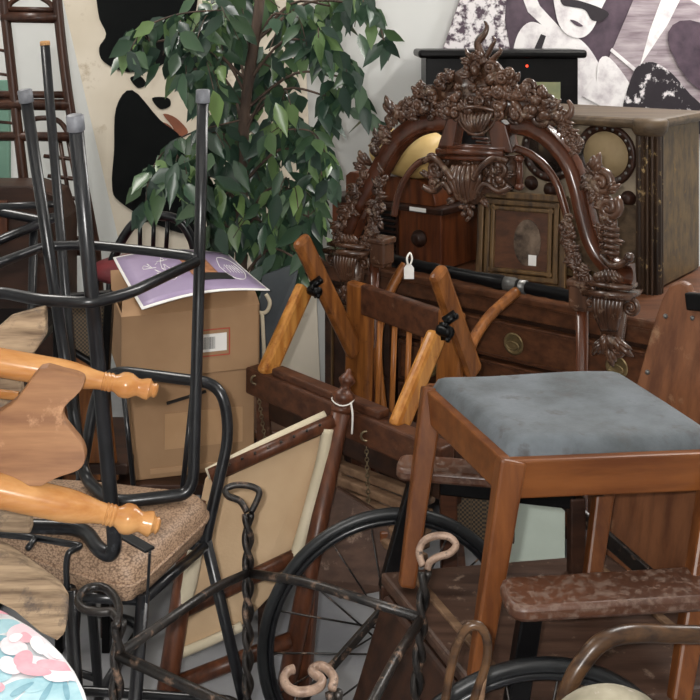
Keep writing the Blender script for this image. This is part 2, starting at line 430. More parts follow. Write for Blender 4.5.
# ================================================================= DRESSER AND WHAT STANDS ON IT
D = V((.778,-.629,0)).normalized(); N = V((D.y, -D.x, 0))     # along the front (rightwards), out of the front
B = -N
DA = V((-.112,3.74,0)); DH = .851; DL = 1.36
def dr(t, b, h): return DA+D*t+B*b+V((0,0,h))
AX = (D, B, V((0,0,1)))
def dresser():
    t = thing('dresser', dr(DL/2,.24,0), 'long dark wooden dresser carrying the radios behind the carved frame', 'dresser')
    w = .74
    MB().box(dr(DL/2, w/2, DH-.015), (DL+.03, w+.03, .03), AX).build('top', 'walnut_face', t, bevel=.008)
    m = MB().box(dr(DL/2, w/2+.01, .46), (DL-.02, w-.04, .72), AX).build('body', 'walnut_dark', t, bevel=.004)
    MB().box(dr(DL/2, .012, DH-.055), (DL-.02, .02, .05), AX).build('frieze', 'walnut_face', t, bevel=.003)
    y = DH-.09
    for hh in (.135, .15, .16, .16):
        for (a, b_) in ((.36, DL-.02),):
            c = (a+b_)/2
            d_ = MB().box(dr(c, .005, y-hh/2), (b_-a-.012, .03, hh-.012), AX).build('drawer', 'walnut_face', t, bevel=.005)
            fr = MB()
            for zz in (y-.016, y-hh+.016): fr.box(dr(c, -.012, zz), (b_-a-.04, .006, .005), AX)
            for tt in (a+.02, b_-.02): fr.box(dr(tt, -.012, y-hh/2), (.005, .006, hh-.036), AX)
            fr.build('moulding', 'dark_oak', d_)
            for tt in (.5, .83 if hh == .135 else .8, 1.18):
                h = MB()
                h.lathe([(.0,.0),(.034,.001),(.036,.004),(.030,.006),(.028,.004),(.0,.005)], dr(tt, -.011, y-hh/2), N, 24)
                o = h.build('handle', 'brass', d_, True)
                ring = [dr(tt+.022*math.cos(g), -.022, y-hh/2+.012*math.sin(g)-.004) for g in [2*PI*k/20 for k in range(20)]]
                MB().tube(ring, .0028, 6, True).build('handle_ring', 'brass', d_, True)
        y -= hh
    dd = MB().box(dr(.18, .005, DH-.40), (.30, .03, .60), AX).build('door', 'walnut_dark', t, bevel=.004)
    fr = MB()
    for tt in (.07, .29): fr.box(dr(tt, -.013, DH-.40), (.007, .008, .48), AX)
    for zz in (DH-.16, DH-.64): fr.box(dr(.18, -.013, zz), (.22, .008, .007), AX)
    fr.build('moulding', 'gilt_frame', dd)
    MB().lathe([(.006,0),(.008,.015),(.013,.022),(.0,.03)], dr(.31,-.01,DH-.38), N, 14).build('knob', 'black_iron', dd, True)
    for tt in (.05, DL-.05):
        for bb in (.05, .42): MB().beam(dr(tt,bb,0), dr(tt,bb,.11), .05, .05).build('foot', 'walnut_dark', t, bevel=.004)
dresser()

def table_radio():
    q0 = .07
    t = thing('tabletop_radio', dr(.25,.24,DH), 'brown wooden tabletop radio with stepped rounded top and round knob, standing at dresser end', 'radio')
    def r(a, b, h): return dr(a, b+q0, DH+h)
    MB().box(r(.24,.16,.105), (.50,.30,.20), AX).build('cabinet', 'radio_wood', t, bevel=.006)
    MB().box(r(.24,.155,.213), (.53,.32,.024), AX).build('ledge', 'radio_dark', t, bevel=.006)
    # rounded hood
    pf = []
    for k in range(9):
        g = PI/2*k/8; pf.append((.46-.09+.09*math.sin(g), .225+.09*math.cos(g)))
    poly = [(.05,.225)]+[(.05,.30),(.07,.315)]+pf
    MB().prism([r(a,.02,h) for a, h in poly], B*.27).build('hood', 'radio_wood', t, 'auto', bevel=.003)
    g = MB()
    for k in range(9): g.box(r(.20+.0,-.002,.03+.02*k), (.20,.02,.010), AX)
    g.build('speaker_grille', 'black_wood', t, bevel=.002)
    MB().box(r(.20,.006,.105), (.215,.012,.185), AX).build('grille_recess', 'radio_dark', t)
    k = MB().lathe([(.030,0),(.031,.008),(.022,.012),(.020,.028),(.014,.032),(0,.032)], r(.40,.008,.11), N, 22).build('knob', 'radio_dark', t, True)
    MB().box(r(.40,-.004,.2135), (.07,.006,.014), AX).build('name_plate', 'white_card', t)
    MB().lathe([(.026,0),(.027,.008),(.018,.012),(.016,.026),(0,.028)], r(.04,.008,.11), N, 22).build('knob', 'radio_dark', t, True)
table_radio()

def shade():
    t = thing('cream_bolster', dr(.17,.27,DH+.4), 'rounded cream coloured bolster lying on the brown tabletop radio behind the carved arch', 'bolster')
    ax = (D, B, V((0,0,1)))
    c = P(412,158,3.62); c.z = DH+.315+.09
    m = MB(); prof = []
    L = .27
    for k in range(13):
        g = PI*k/12; prof.append((max(.001,.092*math.sin(g)**.45), -L/2*math.cos(g)))
    m.lathe(prof, c, D, 24).build('body', 'cream_paint', t, True)
    m = MB(); m.ell(c-D*.145, .035,.05,.06, ax, 16, 10).build('end_knob', 'cream_paint', t, True)
shade()

def console():
    a = math.radians(-38.9); X = V((math.cos(a), math.sin(a), 0)); Y = V((-X.y, X.x, 0)); Z = V((0,0,1))
    c0 = P(655,121,3.20); top = c0.z-DH; W, DP = .62, .42
    def q(u, v, h): return V((c0.x,c0.y,DH))-X*u+Y*v+Z*h     # u leftwards from the front right corner, v back
    ax = (X, Y, Z)
    t = thing('console_radio', q(W/2,DP/2,0), 'wide console radio with two round dials and fluted corner columns on the dresser', 'radio')
    MB().box(q(W/2,DP/2+.03,top/2-.01), (W-.03,DP-.02,top-.03), ax).build('cabinet', 'console_side', t, bevel=.004)
    MB().box(q(W/2,DP/2+.01,top-.012), (W+.02,DP+.05,.034), ax).build('top', 'console_wood', t, bevel=.014)
    MB().box(q(W/2,.036,top-.18), (W-.12,.02,.30), ax).build('dial_panel', 'console_panel', t, bevel=.003)
    MB().box(q(W/2,.03,top*.28), (W-.12,.02,.24), ax).build('lower_panel', 'console_wood', t, bevel=.003)
    for u in (.03, W-.03):
        m = MB(); prof = []
        cc = q(u,.03,0)
        for k in range(144):
            g = 2*PI*k/144; rr = .044*(1-.20*(.5+.5*math.cos(g*16))**2)
            prof.append(cc+X*rr*math.cos(g)+Y*rr*math.sin(g))
        m.prism(prof, Z*(top-.045)).build('fluted_column', 'flute_wood', t, 'auto')
        MB().lathe([(.046,top-.05),(.056,top-.035),(.06,top-.004),(.05,top+.006)], cc, Z, 24).build('column_cap', 'console_wood', t, True)
    for u, face in ((.178,'dial_tan'), (.385,'glass_dark')):
        d_ = MB().lathe([(.105,0),(.108,.012),(.096,.018),(.086,.012),(.080,.006),(0,.006)], q(u,.03,top-.125), -Y, 40).build('dial', 'radio_dark', t, True)
        MB().lathe([(.078,.004),(.079,.010),(0,.0115)], q(u,.03,top-.125), -Y, 36).build('dial_face', face, d_, True)
        m = MB()
        for k in range(20):
            g = 2*PI*k/20; m.ell(q(u+.091*math.cos(g), .014, top-.125+.091*math.sin(g)), .006,.005,.006, ax, 8, 5)
        m.build('dial_bead', 'steel_grey', d_, True)
    for (u, h) in ((.10,.262),(.27,.262),(.383,.262),(.457,.245),(.55,.262)):
        MB().lathe([(.026,0),(.026,.004),(.018,.007),(.017,.022),(.012,.026),(0,.026)], q(u,.028,top-h), -Y, 20).build('knob', 'radio_dark', t, True)
console()

def picture_frame():
    a = math.radians(-24); X = V((math.cos(a), math.sin(a), 0)); Y = V((-X.y, X.x, 0)); Z0 = V((0,0,1))
    Z = (Z0+Y*.12).normalized(); Yt = Z.cross(X)*-1
    c = G(520,287,DH+.004); H = .31; W = .30
    def q(u, v, h): return V((c.x,c.y,DH))+X*u-Y*v+Z*h
    t = thing('picture_frame', c, 'dark gilt picture frame holding an oval portrait under glass, on the dresser', 'picture frame')
    ax = (X, Z.cross(X), Z)
    ff = MB(); 
    for s_ in (-1,1):
        for k, (o, w, d_) in enumerate(((.0,.022,.03),(.024,.018,.022),(.043,.014,.034))):
            ff.box(q(s_*(W/2-.011-o),0,H/2), (w,d_,H-2*o), ax)
    for hh in (0,1):
        for k, (o, w, d_) in enumerate(((.0,.022,.03),(.024,.018,.022),(.043,.014,.034))):
            ff.box(q(0,0,(.011+o) if hh == 0 else H-.011-o), (W-2*o,d_,w), ax)
    ff.build('frame', 'gilt_frame', t, bevel=.004)
    MB().box(q(0,-.004,H/2), (W-.1,.006,H-.1), ax).build('mount', 'walnut_face', t)  # mount tone also lightened for the glass reflection
    ov = [q(.045*math.cos(g)+.02, .004, H/2-.005+.075*math.sin(g)) for g in [2*PI*k/32 for k in range(32)]]
    MB().prism(ov, Y*.005).build('oval_picture', 'photo_brown', t)
    MB().box(q(.04,.008,H/2-.06), (.026,.002,.034), ax).build('white_spot', 'white_card', t)
    MB().beam(q(.02,-.02,H*.8), q(.02,-.16,0), .04, .006).build('strut', 'walnut_dark', t)
picture_frame()

def fire_cabinet():
    z = 4.38
    t = thing('black_cabinet', (P(505,100,z).x, z+.15, 0), 'black cabinet with moulded top, glass window and tiny red light, behind the carved crest', 'cabinet')
    x0, x1 = P(426,0,z).x, P(578,0,z).x; zt = P(0,58,z).z
    MB().box(((x0+x1)/2, z+.15, zt/2), (x1-x0,.3,zt)).build('body', 'black_wood', t, bevel=.004)
    MB().box(((x0+x1)/2, z+.15, zt+.018), (x1-x0+.07,.36,.036)).build('top', 'black_wood', t, bevel=.012)
    a, b = P(526,82,z), P(560,105,z)
    MB().box(((a.x+b.x)/2, z-.004, (a.z+b.z)/2-.05), (b.x-a.x, .012, a.z-b.z+.1)).build('window', 'window_brassy', t)
    MB().lathe([(.006,0),(.005,.004),(0,.005)], P(527,66,z), (0,-1,0), 10).build('indicator_light', 'led_red', t)
    MB().box((P(440,0,z).x, z-.004, P(0,112,z).z), (.06,.012,.06)).build('wood_inlay', 'oak_gold', t)
fire_cabinet()

# ================================================================= CARVED FRAME
MA = V((0,3.2,0)); MDIR = V((.707,-.53,0)).normalized(); MN = V((MDIR.y,-MDIR.x,0))   # MN faces the viewer
def M2(px, py, off=0): return PV(px, py, (0,3.2), (MDIR.x, MDIR.y))+MN*off
MX = (MDIR, -MN, V((0,0,1)))
def carved_frame():
    t = thing('carved_arch_frame', V((.35,2.93,0)), 'ornately carved dark mahogany arched frame with leafy crest and hanging pendant', 'carved frame')
    def band(pts, rr, name, mat, sy=1., off=0):
        pp = smooth([M2(a,b,off) for a, b in pts], 6); m = MB()
        r = rr if not isinstance(rr, tuple) else [rr[0]+(rr[1]-rr[0])*i/(len(pp)-1) for i in range(len(pp))]
        m.tube(pp, r, 12, sy=sy); return m.build(name, mat, t, True)
    left = [(345,246),(353,226),(361,207),(373,185),(386,160),(400,139),(420,125),(448,120)]
    right = [(510,124),(532,128),(552,140),(570,162),(579,186),(585,212),(593,240),(605,260),(620,272),(634,274)]
    def strip(pts, w, th):               # moulded band: flat bar with a raised rib at each edge
        pp = smooth([M2(a,b) for a, b in pts], 6); m = MB(); L_, R_ = [], []
        for i, p in enumerate(pp):
            tg = (pp[min(i+1,len(pp)-1)]-pp[max(0,i-1)]).normalized(); s_ = tg.cross(MN).normalized()
            L_.append(p+s_*w); R_.append(p-s_*w)
        b0 = 0
        prof = [(-1,0),(-1,1),(-.8,1.5),(-.6,1),(-.2,.75),(.3,.8),(.6,1.1),(.8,1.6),(1,1),(1,0)]
        n = len(prof)
        for i, p in enumerate(pp):
            s_ = (L_[i]-p)/w
            for a, h in prof: m.v.append(p+s_*w*a+MN*(th*h-.012))
        for i in range(len(pp)-1):
            for k in range(n):
                l = (k+1) % n; m.f.append((i*n+k, i*n+l, (i+1)*n+l, (i+1)*n+k))
        m.f.append(tuple(range(n))); m.f.append(tuple((len(pp)-1)*n+k for k in range(n)))
        return m
    strip(left, .033, .022).build('arch_moulding', 'smooth_mahogany', t, 'auto')
    strip(right, .027, .022).build('arch_moulding', 'smooth_mahogany', t, 'auto')
    # inner slender arch
    band([(394,216),(398,196),(407,176),(420,162),(436,158)], (.011,.010), 'inner_arch', 'smooth_mahogany')
    band([(514,148),(530,154),(545,166),(557,184),(563,202),(568,220)], (.012,.011), 'inner_arch', 'smooth_mahogany')
    # ---- carving vocabulary
    def scroll(m, c, r, turn=1.6, a0=0, hand=1, th=.008, off=.014):
        pts = []; rad = []
        n = 22
        for k in range(n):
            f = k/(n-1); g = a0+hand*f*turn*2*PI; rr = r*(1-.82*f)
            pts.append(c+MDIR*rr*math.cos(g)+V((0,0,1))*rr*math.sin(g)+MN*(off+.012*f)); rad.append(th*(1-.35*f))
        m.tube(pts, rad, 7); m.ell(c+MN*(off+.012), r*.24, r*.24, r*.24, MX, 8, 5)
    def leafc(m, c, ang, L, w, curl=.5, off=.01):
        d_ = MDIR*math.cos(ang)+V((0,0,1))*math.sin(ang); s_ = MDIR*-math.sin(ang)+V((0,0,1))*math.cos(ang)
        n = 9
        for lobe, sc in ((0,1.),(-1,.72),(1,.72)):
            pts = []; rad = []
            for k in range(n):
                f = k/(n-1)
                pts.append(c+d_*L*sc*f+s_*(lobe*w*.55*math.sin(f*PI*.6)+curl*L*.35*f*f)+MN*(off+.03*math.sin(f*PI)*w/.03*.6+.01*f))
                rad.append(w*.66*sc*math.sin(PI*min(1,.14+.86*f))**.6+.001)
            m.tube(pts, rad, 7, sy=.7)
    def lump(m, px, py, r, off=.01):
        c = M2(px,py,off+random.uniform(0,.015)); g = random.uniform(0,PI)
        ax = (MDIR*math.cos(g)+V((0,0,1))*math.sin(g), -MN, MDIR*-math.sin(g)+V((0,0,1))*math.cos(g))
        m.ell(c, r*random.uniform(.8,1.5), r*random.uniform(.6,1), r*random.uniform(.6,1), ax, 9, 6)
    def sc_(px, py, r, m, **k): scroll(m, M2(px,py), r, **k)
    def lf_(px, py, deg, L, w, m, **k): leafc(m, M2(px,py), math.radians(deg), L, w, **k)
    # ---- crest mass
    m = MB()
    base_pts = [(412,112,452,82),(452,82,462,62),(462,62,480,58),(488,58,505,62),(505,62,518,84),(518,84,534,98),(534,98,556,104)]
    hull = [M2(a,b,-.012) for a, b in [(400,116),(414,102),(432,90),(446,80),(460,70),(472,62),(486,56),(498,64),(509,78),(524,92),(544,98),(560,106),(566,116),(530,118),(508,116),(456,116),(430,114)]]
    m.prism(hull, MN*.02)
    random.seed(11)
    tri = []
    while len(tri) < 170:
        px = random.uniform(402,564); top = 110-56*max(0,1-abs(px-484)/74)**.7; py = random.uniform(top,118)
        tri.append((px,py))
    for k, (px, py) in enumerate(tri):
        c = k % 5
        if c < 2: lf_(px, py, random.uniform(20,160), random.uniform(.022,.042), random.uniform(.012,.019), m, curl=random.choice((-1,1))*.6, off=random.uniform(.006,.022))
        elif c < 4: sc_(px, py, random.uniform(.012,.022), m, a0=random.uniform(0,6), hand=random.choice((-1,1)), th=.008, off=random.uniform(.006,.03))
        else: lump(m, px, py, random.uniform(.011,.021), .02)
    m.build('crest', 'carved_mahogany', t, True)
    m = MB()                                   # flame leaf on top
    for (pts, r0) in (([(486,64),(482,52),(480,42),(487,33),(489,26),(486,21)], .024), ([(480,62),(472,56),(469,52),(468,48)], .013), ([(492,62),(500,54),(503,50),(501,47)], .014), ([(488,58),(494,46),(497,40),(495,36)], .011)):
        pp = smooth([M2(a,b,.012) for a, b in pts], 5); k_ = len(pp)
        m.tube(pp, [r0*(1-i/(k_-1))**.7+.002 for i in range(k_)], 8, sy=.6)
    m.build('finial', 'carved_mahogany', t, True)
    # ---- central shell bowl and keystone
    m = MB(); 
    for k in range(9):
        f = (k-4)/4; m.tube(smooth([M2(482+15*f,112,.03),M2(482+12*f,121,.045-.008*abs(f)),M2(482+5*f,131,.03)],4), .006, 7)
    m.tube(smooth([M2(464,110,.03),M2(473,107,.044),M2(482,106,.048),M2(491,107,.044),M2(500,110,.03)],4), .006, 8)
    m.tube(smooth([M2(461,90,.02),M2(460,108,.024),M2(468,126,.03),M2(482,134,.034),M2(496,126,.03),M2(502,108,.024),M2(500,88,.02)],5), .0045, 8)
    m.build('shell', 'carved_mahogany', t, True)
    m = MB()
    m.prism([M2(a,b,-.02) for a, b in [(441,150),(452,118),(463,118),(458,146),(496,147),(492,120),(503,120),(510,124),(518,152)]], MN*.05)
    m.build('keystone', 'smooth_mahogany', t, bevel=.004)
    m = MB()
    for o, hh in ((.04,150),(.03,156),(.022,146)): m.tube([M2(444,hh,o), M2(510,hh+2,o)], .010, 8)
    for (a, b) in ((474,134),(478,138),(482,142)): m.tube([M2(a-6,b,.0), M2(a+10,b+1,.0)], .004, 6)
    m.build('keystone_ledge', 'smooth_mahogany', t, True)
    # ---- pendant and brackets
    m = MB()
    for k in range(7):
        f = (k-3)/3
        m.tube(smooth([M2(471+11*f,164,.03),M2(471+15*f,176,.05-.012*abs(f)),M2(471+10*f,190,.045-.012*abs(f)),M2(471+7*f,202-4*abs(f),.03)],4), [.007,.008,.009,.010,.010,.010,.009,.009,.009,.008,.008,.007,.006], 7)
    for (px, py, r) in ((470,206,.012),(474,211,.011),(467,213,.011),(471,218,.009),(475,205,.010),(466,206,.010)): lump(m, px, py, r)
    for s_ in (-1,1):
        sc_(471+s_*32, 168, .030, m, a0=PI/2, hand=s_, th=.010); sc_(471+s_*22, 160, .020, m, hand=-s_, th=.009)
        sc_(471+s_*20, 182, .020, m, hand=s_, th=.009); sc_(471+s_*34, 182, .016, m, hand=-s_, th=.008)
        m.tube(smooth([M2(471+s_*42,160,.03),M2(471+s_*30,156,.04),M2(471+s_*18,166,.05),M2(471+s_*10,178,.045)],5), .010, 8)
        m.tube(smooth([M2(471+s_*44,186,.02),M2(471+s_*32,190,.03),M2(471+s_*20,182,.04),M2(471+s_*13,192,.04)],5), .009, 8)
        for (dx, py, dg) in ((26,176,30),(38,174,0),(14,196,-60),(28,188,-30)): lf_(471+s_*dx, py, dg if s_ > 0 else 180-dg, .035, .013, m, curl=s_*.5)
    for k in range(26): lump(m, random.uniform(438,506), random.uniform(158,188), random.uniform(.009,.015), .016)
    m.prism([M2(a,b,-.014) for a, b in [(432,154),(518,156),(518,184),(500,190),(484,194),(478,204),(466,204),(458,192),(436,184)]], MN*.022)
    m.build('pendant', 'carved_mahogany', t, True)
    for (px, a, b) in ((434,158,176),(521,160,186)):
        m = MB(); m.tube([M2(px,a,.01), M2(px,b,.01)], [.010,.012], 10); m.ell(M2(px,a-2,.012), .017,.015,.012, MX); m.ell(M2(px,b,.012), .015,.014,.012, MX)
        m.build('drop', 'smooth_mahogany', t, True)
    # ---- shoulder leaves and running ornament outside the arch
    def run(pts, name, big, seed, spread=5):
        random.seed(seed); m = MB(); pp = smooth([V((a,b,0)) for a, b in pts], 5)
        for k, p in enumerate(pp):
            for q in range(3):
                px, py = p.x+random.uniform(-spread,spread), p.y+random.uniform(-spread,spread); c = random.random()
                if c < .42: lf_(px, py, random.uniform(0,360), random.uniform(.028,.05)*big, .013*big, m, curl=random.choice((-.7,.7)))
                elif c < .75: sc_(px, py, random.uniform(.012,.02)*big, m, a0=random.uniform(0,6), hand=random.choice((-1,1)), th=.006*big)
                else: lump(m, px, py, random.uniform(.008,.013)*big)
        return m
    m = run([(424,106),(402,114),(388,132),(380,146)], 'a', .9, 3, 4)
    lf_(398,116,108,.072,.024,m,curl=.5); lf_(404,110,60,.05,.018,m,curl=-.5)
    lf_(372,164,120,.055,.024,m); lf_(368,168,150,.045,.018,m); lf_(378,156,80,.045,.017,m)
    m.build('left_shoulder_carving', 'carved_mahogany', t, True)
    m = run([(366,178),(356,196),(350,212),(342,228),(340,240)], 'b', .8, 4, 3)
    for (px, py) in ((362,188),(352,206),(345,222)): lf_(px, py, 215, .05, .017, m, curl=-.6)
    m.build('left_outer_carving', 'carved_mahogany', t, True)
    run([(386,178),(381,195),(379,212),(375,228),(368,240)], 'c', .9, 5, 3).build('left_inner_carving', 'carved_mahogany', t, True)
    m = run([(548,112),(560,120),(572,132),(582,148)], 'd', .8, 6, 4)
    pp = smooth([M2(a,b,.014) for a, b in [(545,112),(558,119),(570,116),(574,108),(570,100)]], 5); kk = len(pp)
    m.tube(pp, [.016*(1-.8*i/(kk-1))+.002 for i in range(kk)], 9); sc_(543,116,.03,m,a0=1,hand=-1,th=.011); sc_(536,110,.02,m,th=.008)
    m.build('right_shoulder_carving', 'carved_mahogany', t, True)
    m = run([(592,168),(598,185),(604,200),(608,216),(610,232),(612,246)], 'e', .85, 8, 5)
    sc_(604,182,.034,m,a0=2.4,hand=-1,th=.013); sc_(612,206,.030,m,a0=1,hand=-1,th=.013); lf_(596,172,60,.06,.02,m); lf_(610,190,20,.045,.018,m)
    for k in range(5): m.tube([M2(604,228+6*k,.02), M2(612,226+6*k,.032), M2(622,229+6*k,.02)], .007, 7)
    pp = smooth([M2(a,b,.02) for a, b in [(604,254),(614,264),(626,262),(632,256)]], 5); m.tube(pp, .010, 8); m.ell(M2(632,256,.02), .014,.014,.014, MX)
    m.build('right_outer_carving', 'carved_mahogany', t, True)
    run([(568,222),(572,240),(577,256),(583,272),(588,284)], 'f', .85, 9, 4).build('right_inner_carving', 'carved_mahogany', t, True)
    # ---- capitals, side posts
    def capital(px, py, s_, name):
        m = MB(); w = 26*s_
        m.prism([M2(px-w,py,-.03), M2(px+w,py+6*s_,-.03), M2(px+w*.9,py+11*s_,-.03), M2(px-w*.9,py+6*s_,-.03)], MN*.08)
        m.prism([M2(px-w*.85,py-7*s_,-.02), M2(px+w*.85,py-2*s_,-.02), M2(px+w*.85,py+2*s_,-.02), M2(px-w*.85,py-3*s_,-.02)], MN*.06)
        for k in range(8):
            f = (k-3.5)/3.5
            m.tube(smooth([M2(px+13*s_*f,py+10*s_+2*f,.035), M2(px+12*s_*f,py+22*s_,.04), M2(px+6*s_*f,py+42*s_,.026)],4), .0075*s_, 7)
        sc_(px-20*s_,py+16*s_,.026*s_,m,hand=1); sc_(px+20*s_,py+20*s_,.026*s_,m,a0=PI,hand=-1)
        for (dx, dy, dg) in ((-4,46,250),(4,46,290),(0,44,270),(-8,52,230),(8,52,310),(0,58,270)): lf_(px+dx*s_, py+dy*s_, dg, .055*s_, .016*s_, m)
        sc_(px-6*s_,py+60*s_,.018*s_,m); sc_(px+6*s_,py+62*s_,.018*s_,m,hand=-1)
        m.prism([M2(px-14*s_,py+8*s_,-.02), M2(px+14*s_,py+12*s_,-.02), M2(px+8*s_,py+62*s_,-.02), M2(px,py+76*s_,-.02), M2(px-8*s_,py+62*s_,-.02)], MN*.04)
        for k in range(6): lf_(px-14*s_+5*k*s_, py-4*s_, 60+10*k, .04*s_, .014*s_, m)
        m.build(name, 'carved_mahogany', t, True)
    capital(613, 286, 1.0, 'carved_capital'); capital(352, 246, .80, 'carved_capital')
    for (px, py, w) in ((582,286,20),(382,244,18)):
        m = MB(); m.box(M2(px,py+8,0), (.055,.06,.07), MX); m.box(M2(px,py+18,0), (.045,.05,.03), MX); m.box(M2(px,py-4,0), (.065,.07,.02), MX)
        m.build('block', 'carved_mahogany', t, bevel=.006)
    for (px, py) in ((582,306),(374,262)):
        a = M2(px,py); MB().tube([a, V((a.x,a.y,.06))], .017, 14).build('side_post', 'smooth_mahogany', t, True)
        MB().box((a.x,a.y,.03), (.09,.22,.06), MX).build('foot', 'carved_mahogany', t, bevel=.008)
carved_frame()

# ================================================================= FOLDING CHAIR WITH CHAINS
def folding_chair():
    H1, H2 = P(303,289,2.95), P(444,324,2.60)
    t = thing('folding_lounge_chair', V((.0,2.75,0)), 'folding wooden lounge chair with spindle back, golden slats and dangling chains', 'chair')
    e = (H2-H1); e.z = 0; e.normalize(); up = V((0,0,1))
    # golden links
    for a, b in (((305,287,2.94),(265,376,2.80)), ((437,334,2.60),(397,430,2.46))):
        p, q = P(*a), P(*b); MB().beam(p, q, .060, .034, e).build('golden_link', 'oak_gold', t, bevel=.012)
    # long side boards
    for (a, b, w) in (((300,238,2.88),(356,354,3.02),.040), ((437,270,2.56),(474,374,2.70),.055)):
        p, q = P(*a), P(*b); o = MB(); o.beam(p, q, .058, .034, e); o.build('side_board', 'oak_brown', t, bevel=.014)
    # black iron hinges
    for (a, b, c) in (((311,286),(318,296),2.88), ((444,322),(446,340),2.50)):
        m = MB(); p, q = P(a[0],a[1],c), P(b[0],b[1],c-.01)
        m.beam(p, q, .010, .024, e); sd = e*.004-V((0,.012,0))
        for f in (.1,.5,.9): m.ell(p+(q-p)*f+sd, .0065,.006,.0065)
        m.lathe([(.013,-.02),(.015,-.012),(.015,.012),(.013,.02)], (p+q)/2, e, 12)
        m.beam(p, p+V((.03,.0,.02)), .012,.022, e); m.ell(p+V((.028,-.012,.018)), .008,.007,.008)
        m.build('hinge', 'black_wood', t, True)
    # back panel
    def bk(px, py, l=0):
        a = P(362,283,3.02); b = P(448,335,2.70); return PV(px,py,(a.x,a.y),(b.x-a.x,b.y-a.y))
    MB().beam(bk(361,283), bk(357,452), .034, .095, e).build('back_post', 'oak_brown', t, bevel=.010)
    MB().beam(bk(452,310), bk(446,475), .034, .075, e).build('back_post', 'oak_brown', t, bevel=.010)
    MB().beam(bk(364,299), bk(446,328), .028, .09, up).build('back_rail', 'dark_oak', t, bevel=.006)
    MB().beam(bk(358,440), bk(448,470), .028, .05, up).build('back_rail', 'dark_oak', t, bevel=.006)
    for k in range(5):
        px = 366+14.5*k; py = 308+(px-364)*.34
        m = MB(); a, b = bk(px,py), bk(px-5,py+140); m.tube([a, b], .008, 8); m.build('spindle', 'oak_spindle', t, True)
    # long front beam
    a, b = P(252,378,2.86), P(448,462,2.33); m = MB()
    MB().beam(a, b, .05, .075, up).build('front_beam', 'dark_oak', t, bevel=.006)
    m = MB(); m.beam(a+V((.03,.05,-.05)), b+V((.03,.05,-.05)), .03, .15, up); m.build('apron', 'walnut_dark', t, bevel=.004)
    a2, b2 = a+(b-a)*.15+V((0,.01,.047)), a+(b-a)*.72+V((0,.01,.047))
    MB().beam(a2, b2, .04, .022, up).build('beam_moulding', 'dark_oak', t, bevel=.005)
    for f in (.02, .97):
        p = a+(b-a)*f+V((.02,.04,-.05)); MB().beam(p, V((p.x+.01,p.y,0)), .04, .04).build('leg', 'dark_oak', t, bevel=.005)
    for p in (bk(358,440), bk(447,470)): MB().beam(p, V((p.x+.05,p.y+.08,0)), .04, .045, e).build('leg', 'dark_oak', t, bevel=.005)
    # slatted seat hanging below
    for k in range(5):
        p = P(330+4*k,462+15*k,2.66-.03*k); q = P(432-2*k,500+15*k,2.42-.03*k)
        MB().beam(p, q, .03, .022, up).build('seat_slat', 'slat_wood', t, bevel=.005)
    for (p, q) in ((P(336,455,2.66), P(352,545,2.52)), (P(420,486,2.45), P(410,572,2.32))): MB().beam(p, q, .03, .03, e).build('seat_rail', 'slat_wood', t, bevel=.004)
    # bent push handle
    for pts in ([(384,425,3.12),(378,370,3.13),(378,332,3.15),(388,296,3.18),(405,264,3.21)], [(462,440,2.80),(464,380,2.82),(470,348,2.85),(488,318,2.92),(517,291,2.98)]):
        MB().tube(smooth([P(*q) for q in pts], 6), .016, 12).build('handle_shaft', 'oak_brown', t, True)
    p, q = P(394,261,3.24), P(604,303,2.84); m = MB(); n = 24; 
    m.tube([p+(q-p)*i/n for i in range(n+1)], [.018+(.004 if i in (0,12,13) else 0)+(.002*(i % 2)) for i in range(n+1)], 12)
    o = m.build('handle_grip', 'black_wood', t, True); 
    m = MB(); m.tube([p+(q-p)*.55, p+(q-p)*.60, p+(q-p)*.62, p+(q-p)*.66], [.021,.023,.019,.022], 12); m.build('grip_ferrule', 'steel_grey', o, True)
    # chains
    for (a, b, n) in ((P(256,380,2.82), P(266,446,2.80), 17), (P(366,436,2.50), P(369,520,2.46), 20)):
        m = MB()
        hk = [a+V((math.cos(g)*.013, -.01, .012*math.sin(g)+.004)) for g in [2*PI*k/12 for k in range(12)]]
        m.tube(hk, .0032, 6, True)
        for k in range(n):
            c = a+(b-a)*(k+1)/(n+1); L = (b-a).length/(n+1)*.72
            w = V((.0045,0,0)) if k % 2 else V((0,.0045,0))
            m.tube([c+V((0,0,L))*math.cos(g)*.9+w*math.sin(g) for g in [2*PI*j/8 for j in range(8)]], .0016, 5, True)
        m.build('chain', 'chain_metal', t, True)
folding_chair()

def price_tag():
    z = 2.98
    t = thing('price_tag', P(409,279,z), 'small white paper price tag looped over the black handle bar', 'tag')
    MB().prism([P(404,279,z), P(404,268,z), P(407,264,z), P(411,264,z), P(414,268,z), P(414,279,z)], (0,.002,0)).build('card', 'white_card', t)
    MB().tube(smooth([P(408,265,z), P(407,258,z), P(410,253,z+.02), P(412,259,z+.01), P(410,265,z)], 5), .003, 6).build('string', 'white_string', t, True)
price_tag()

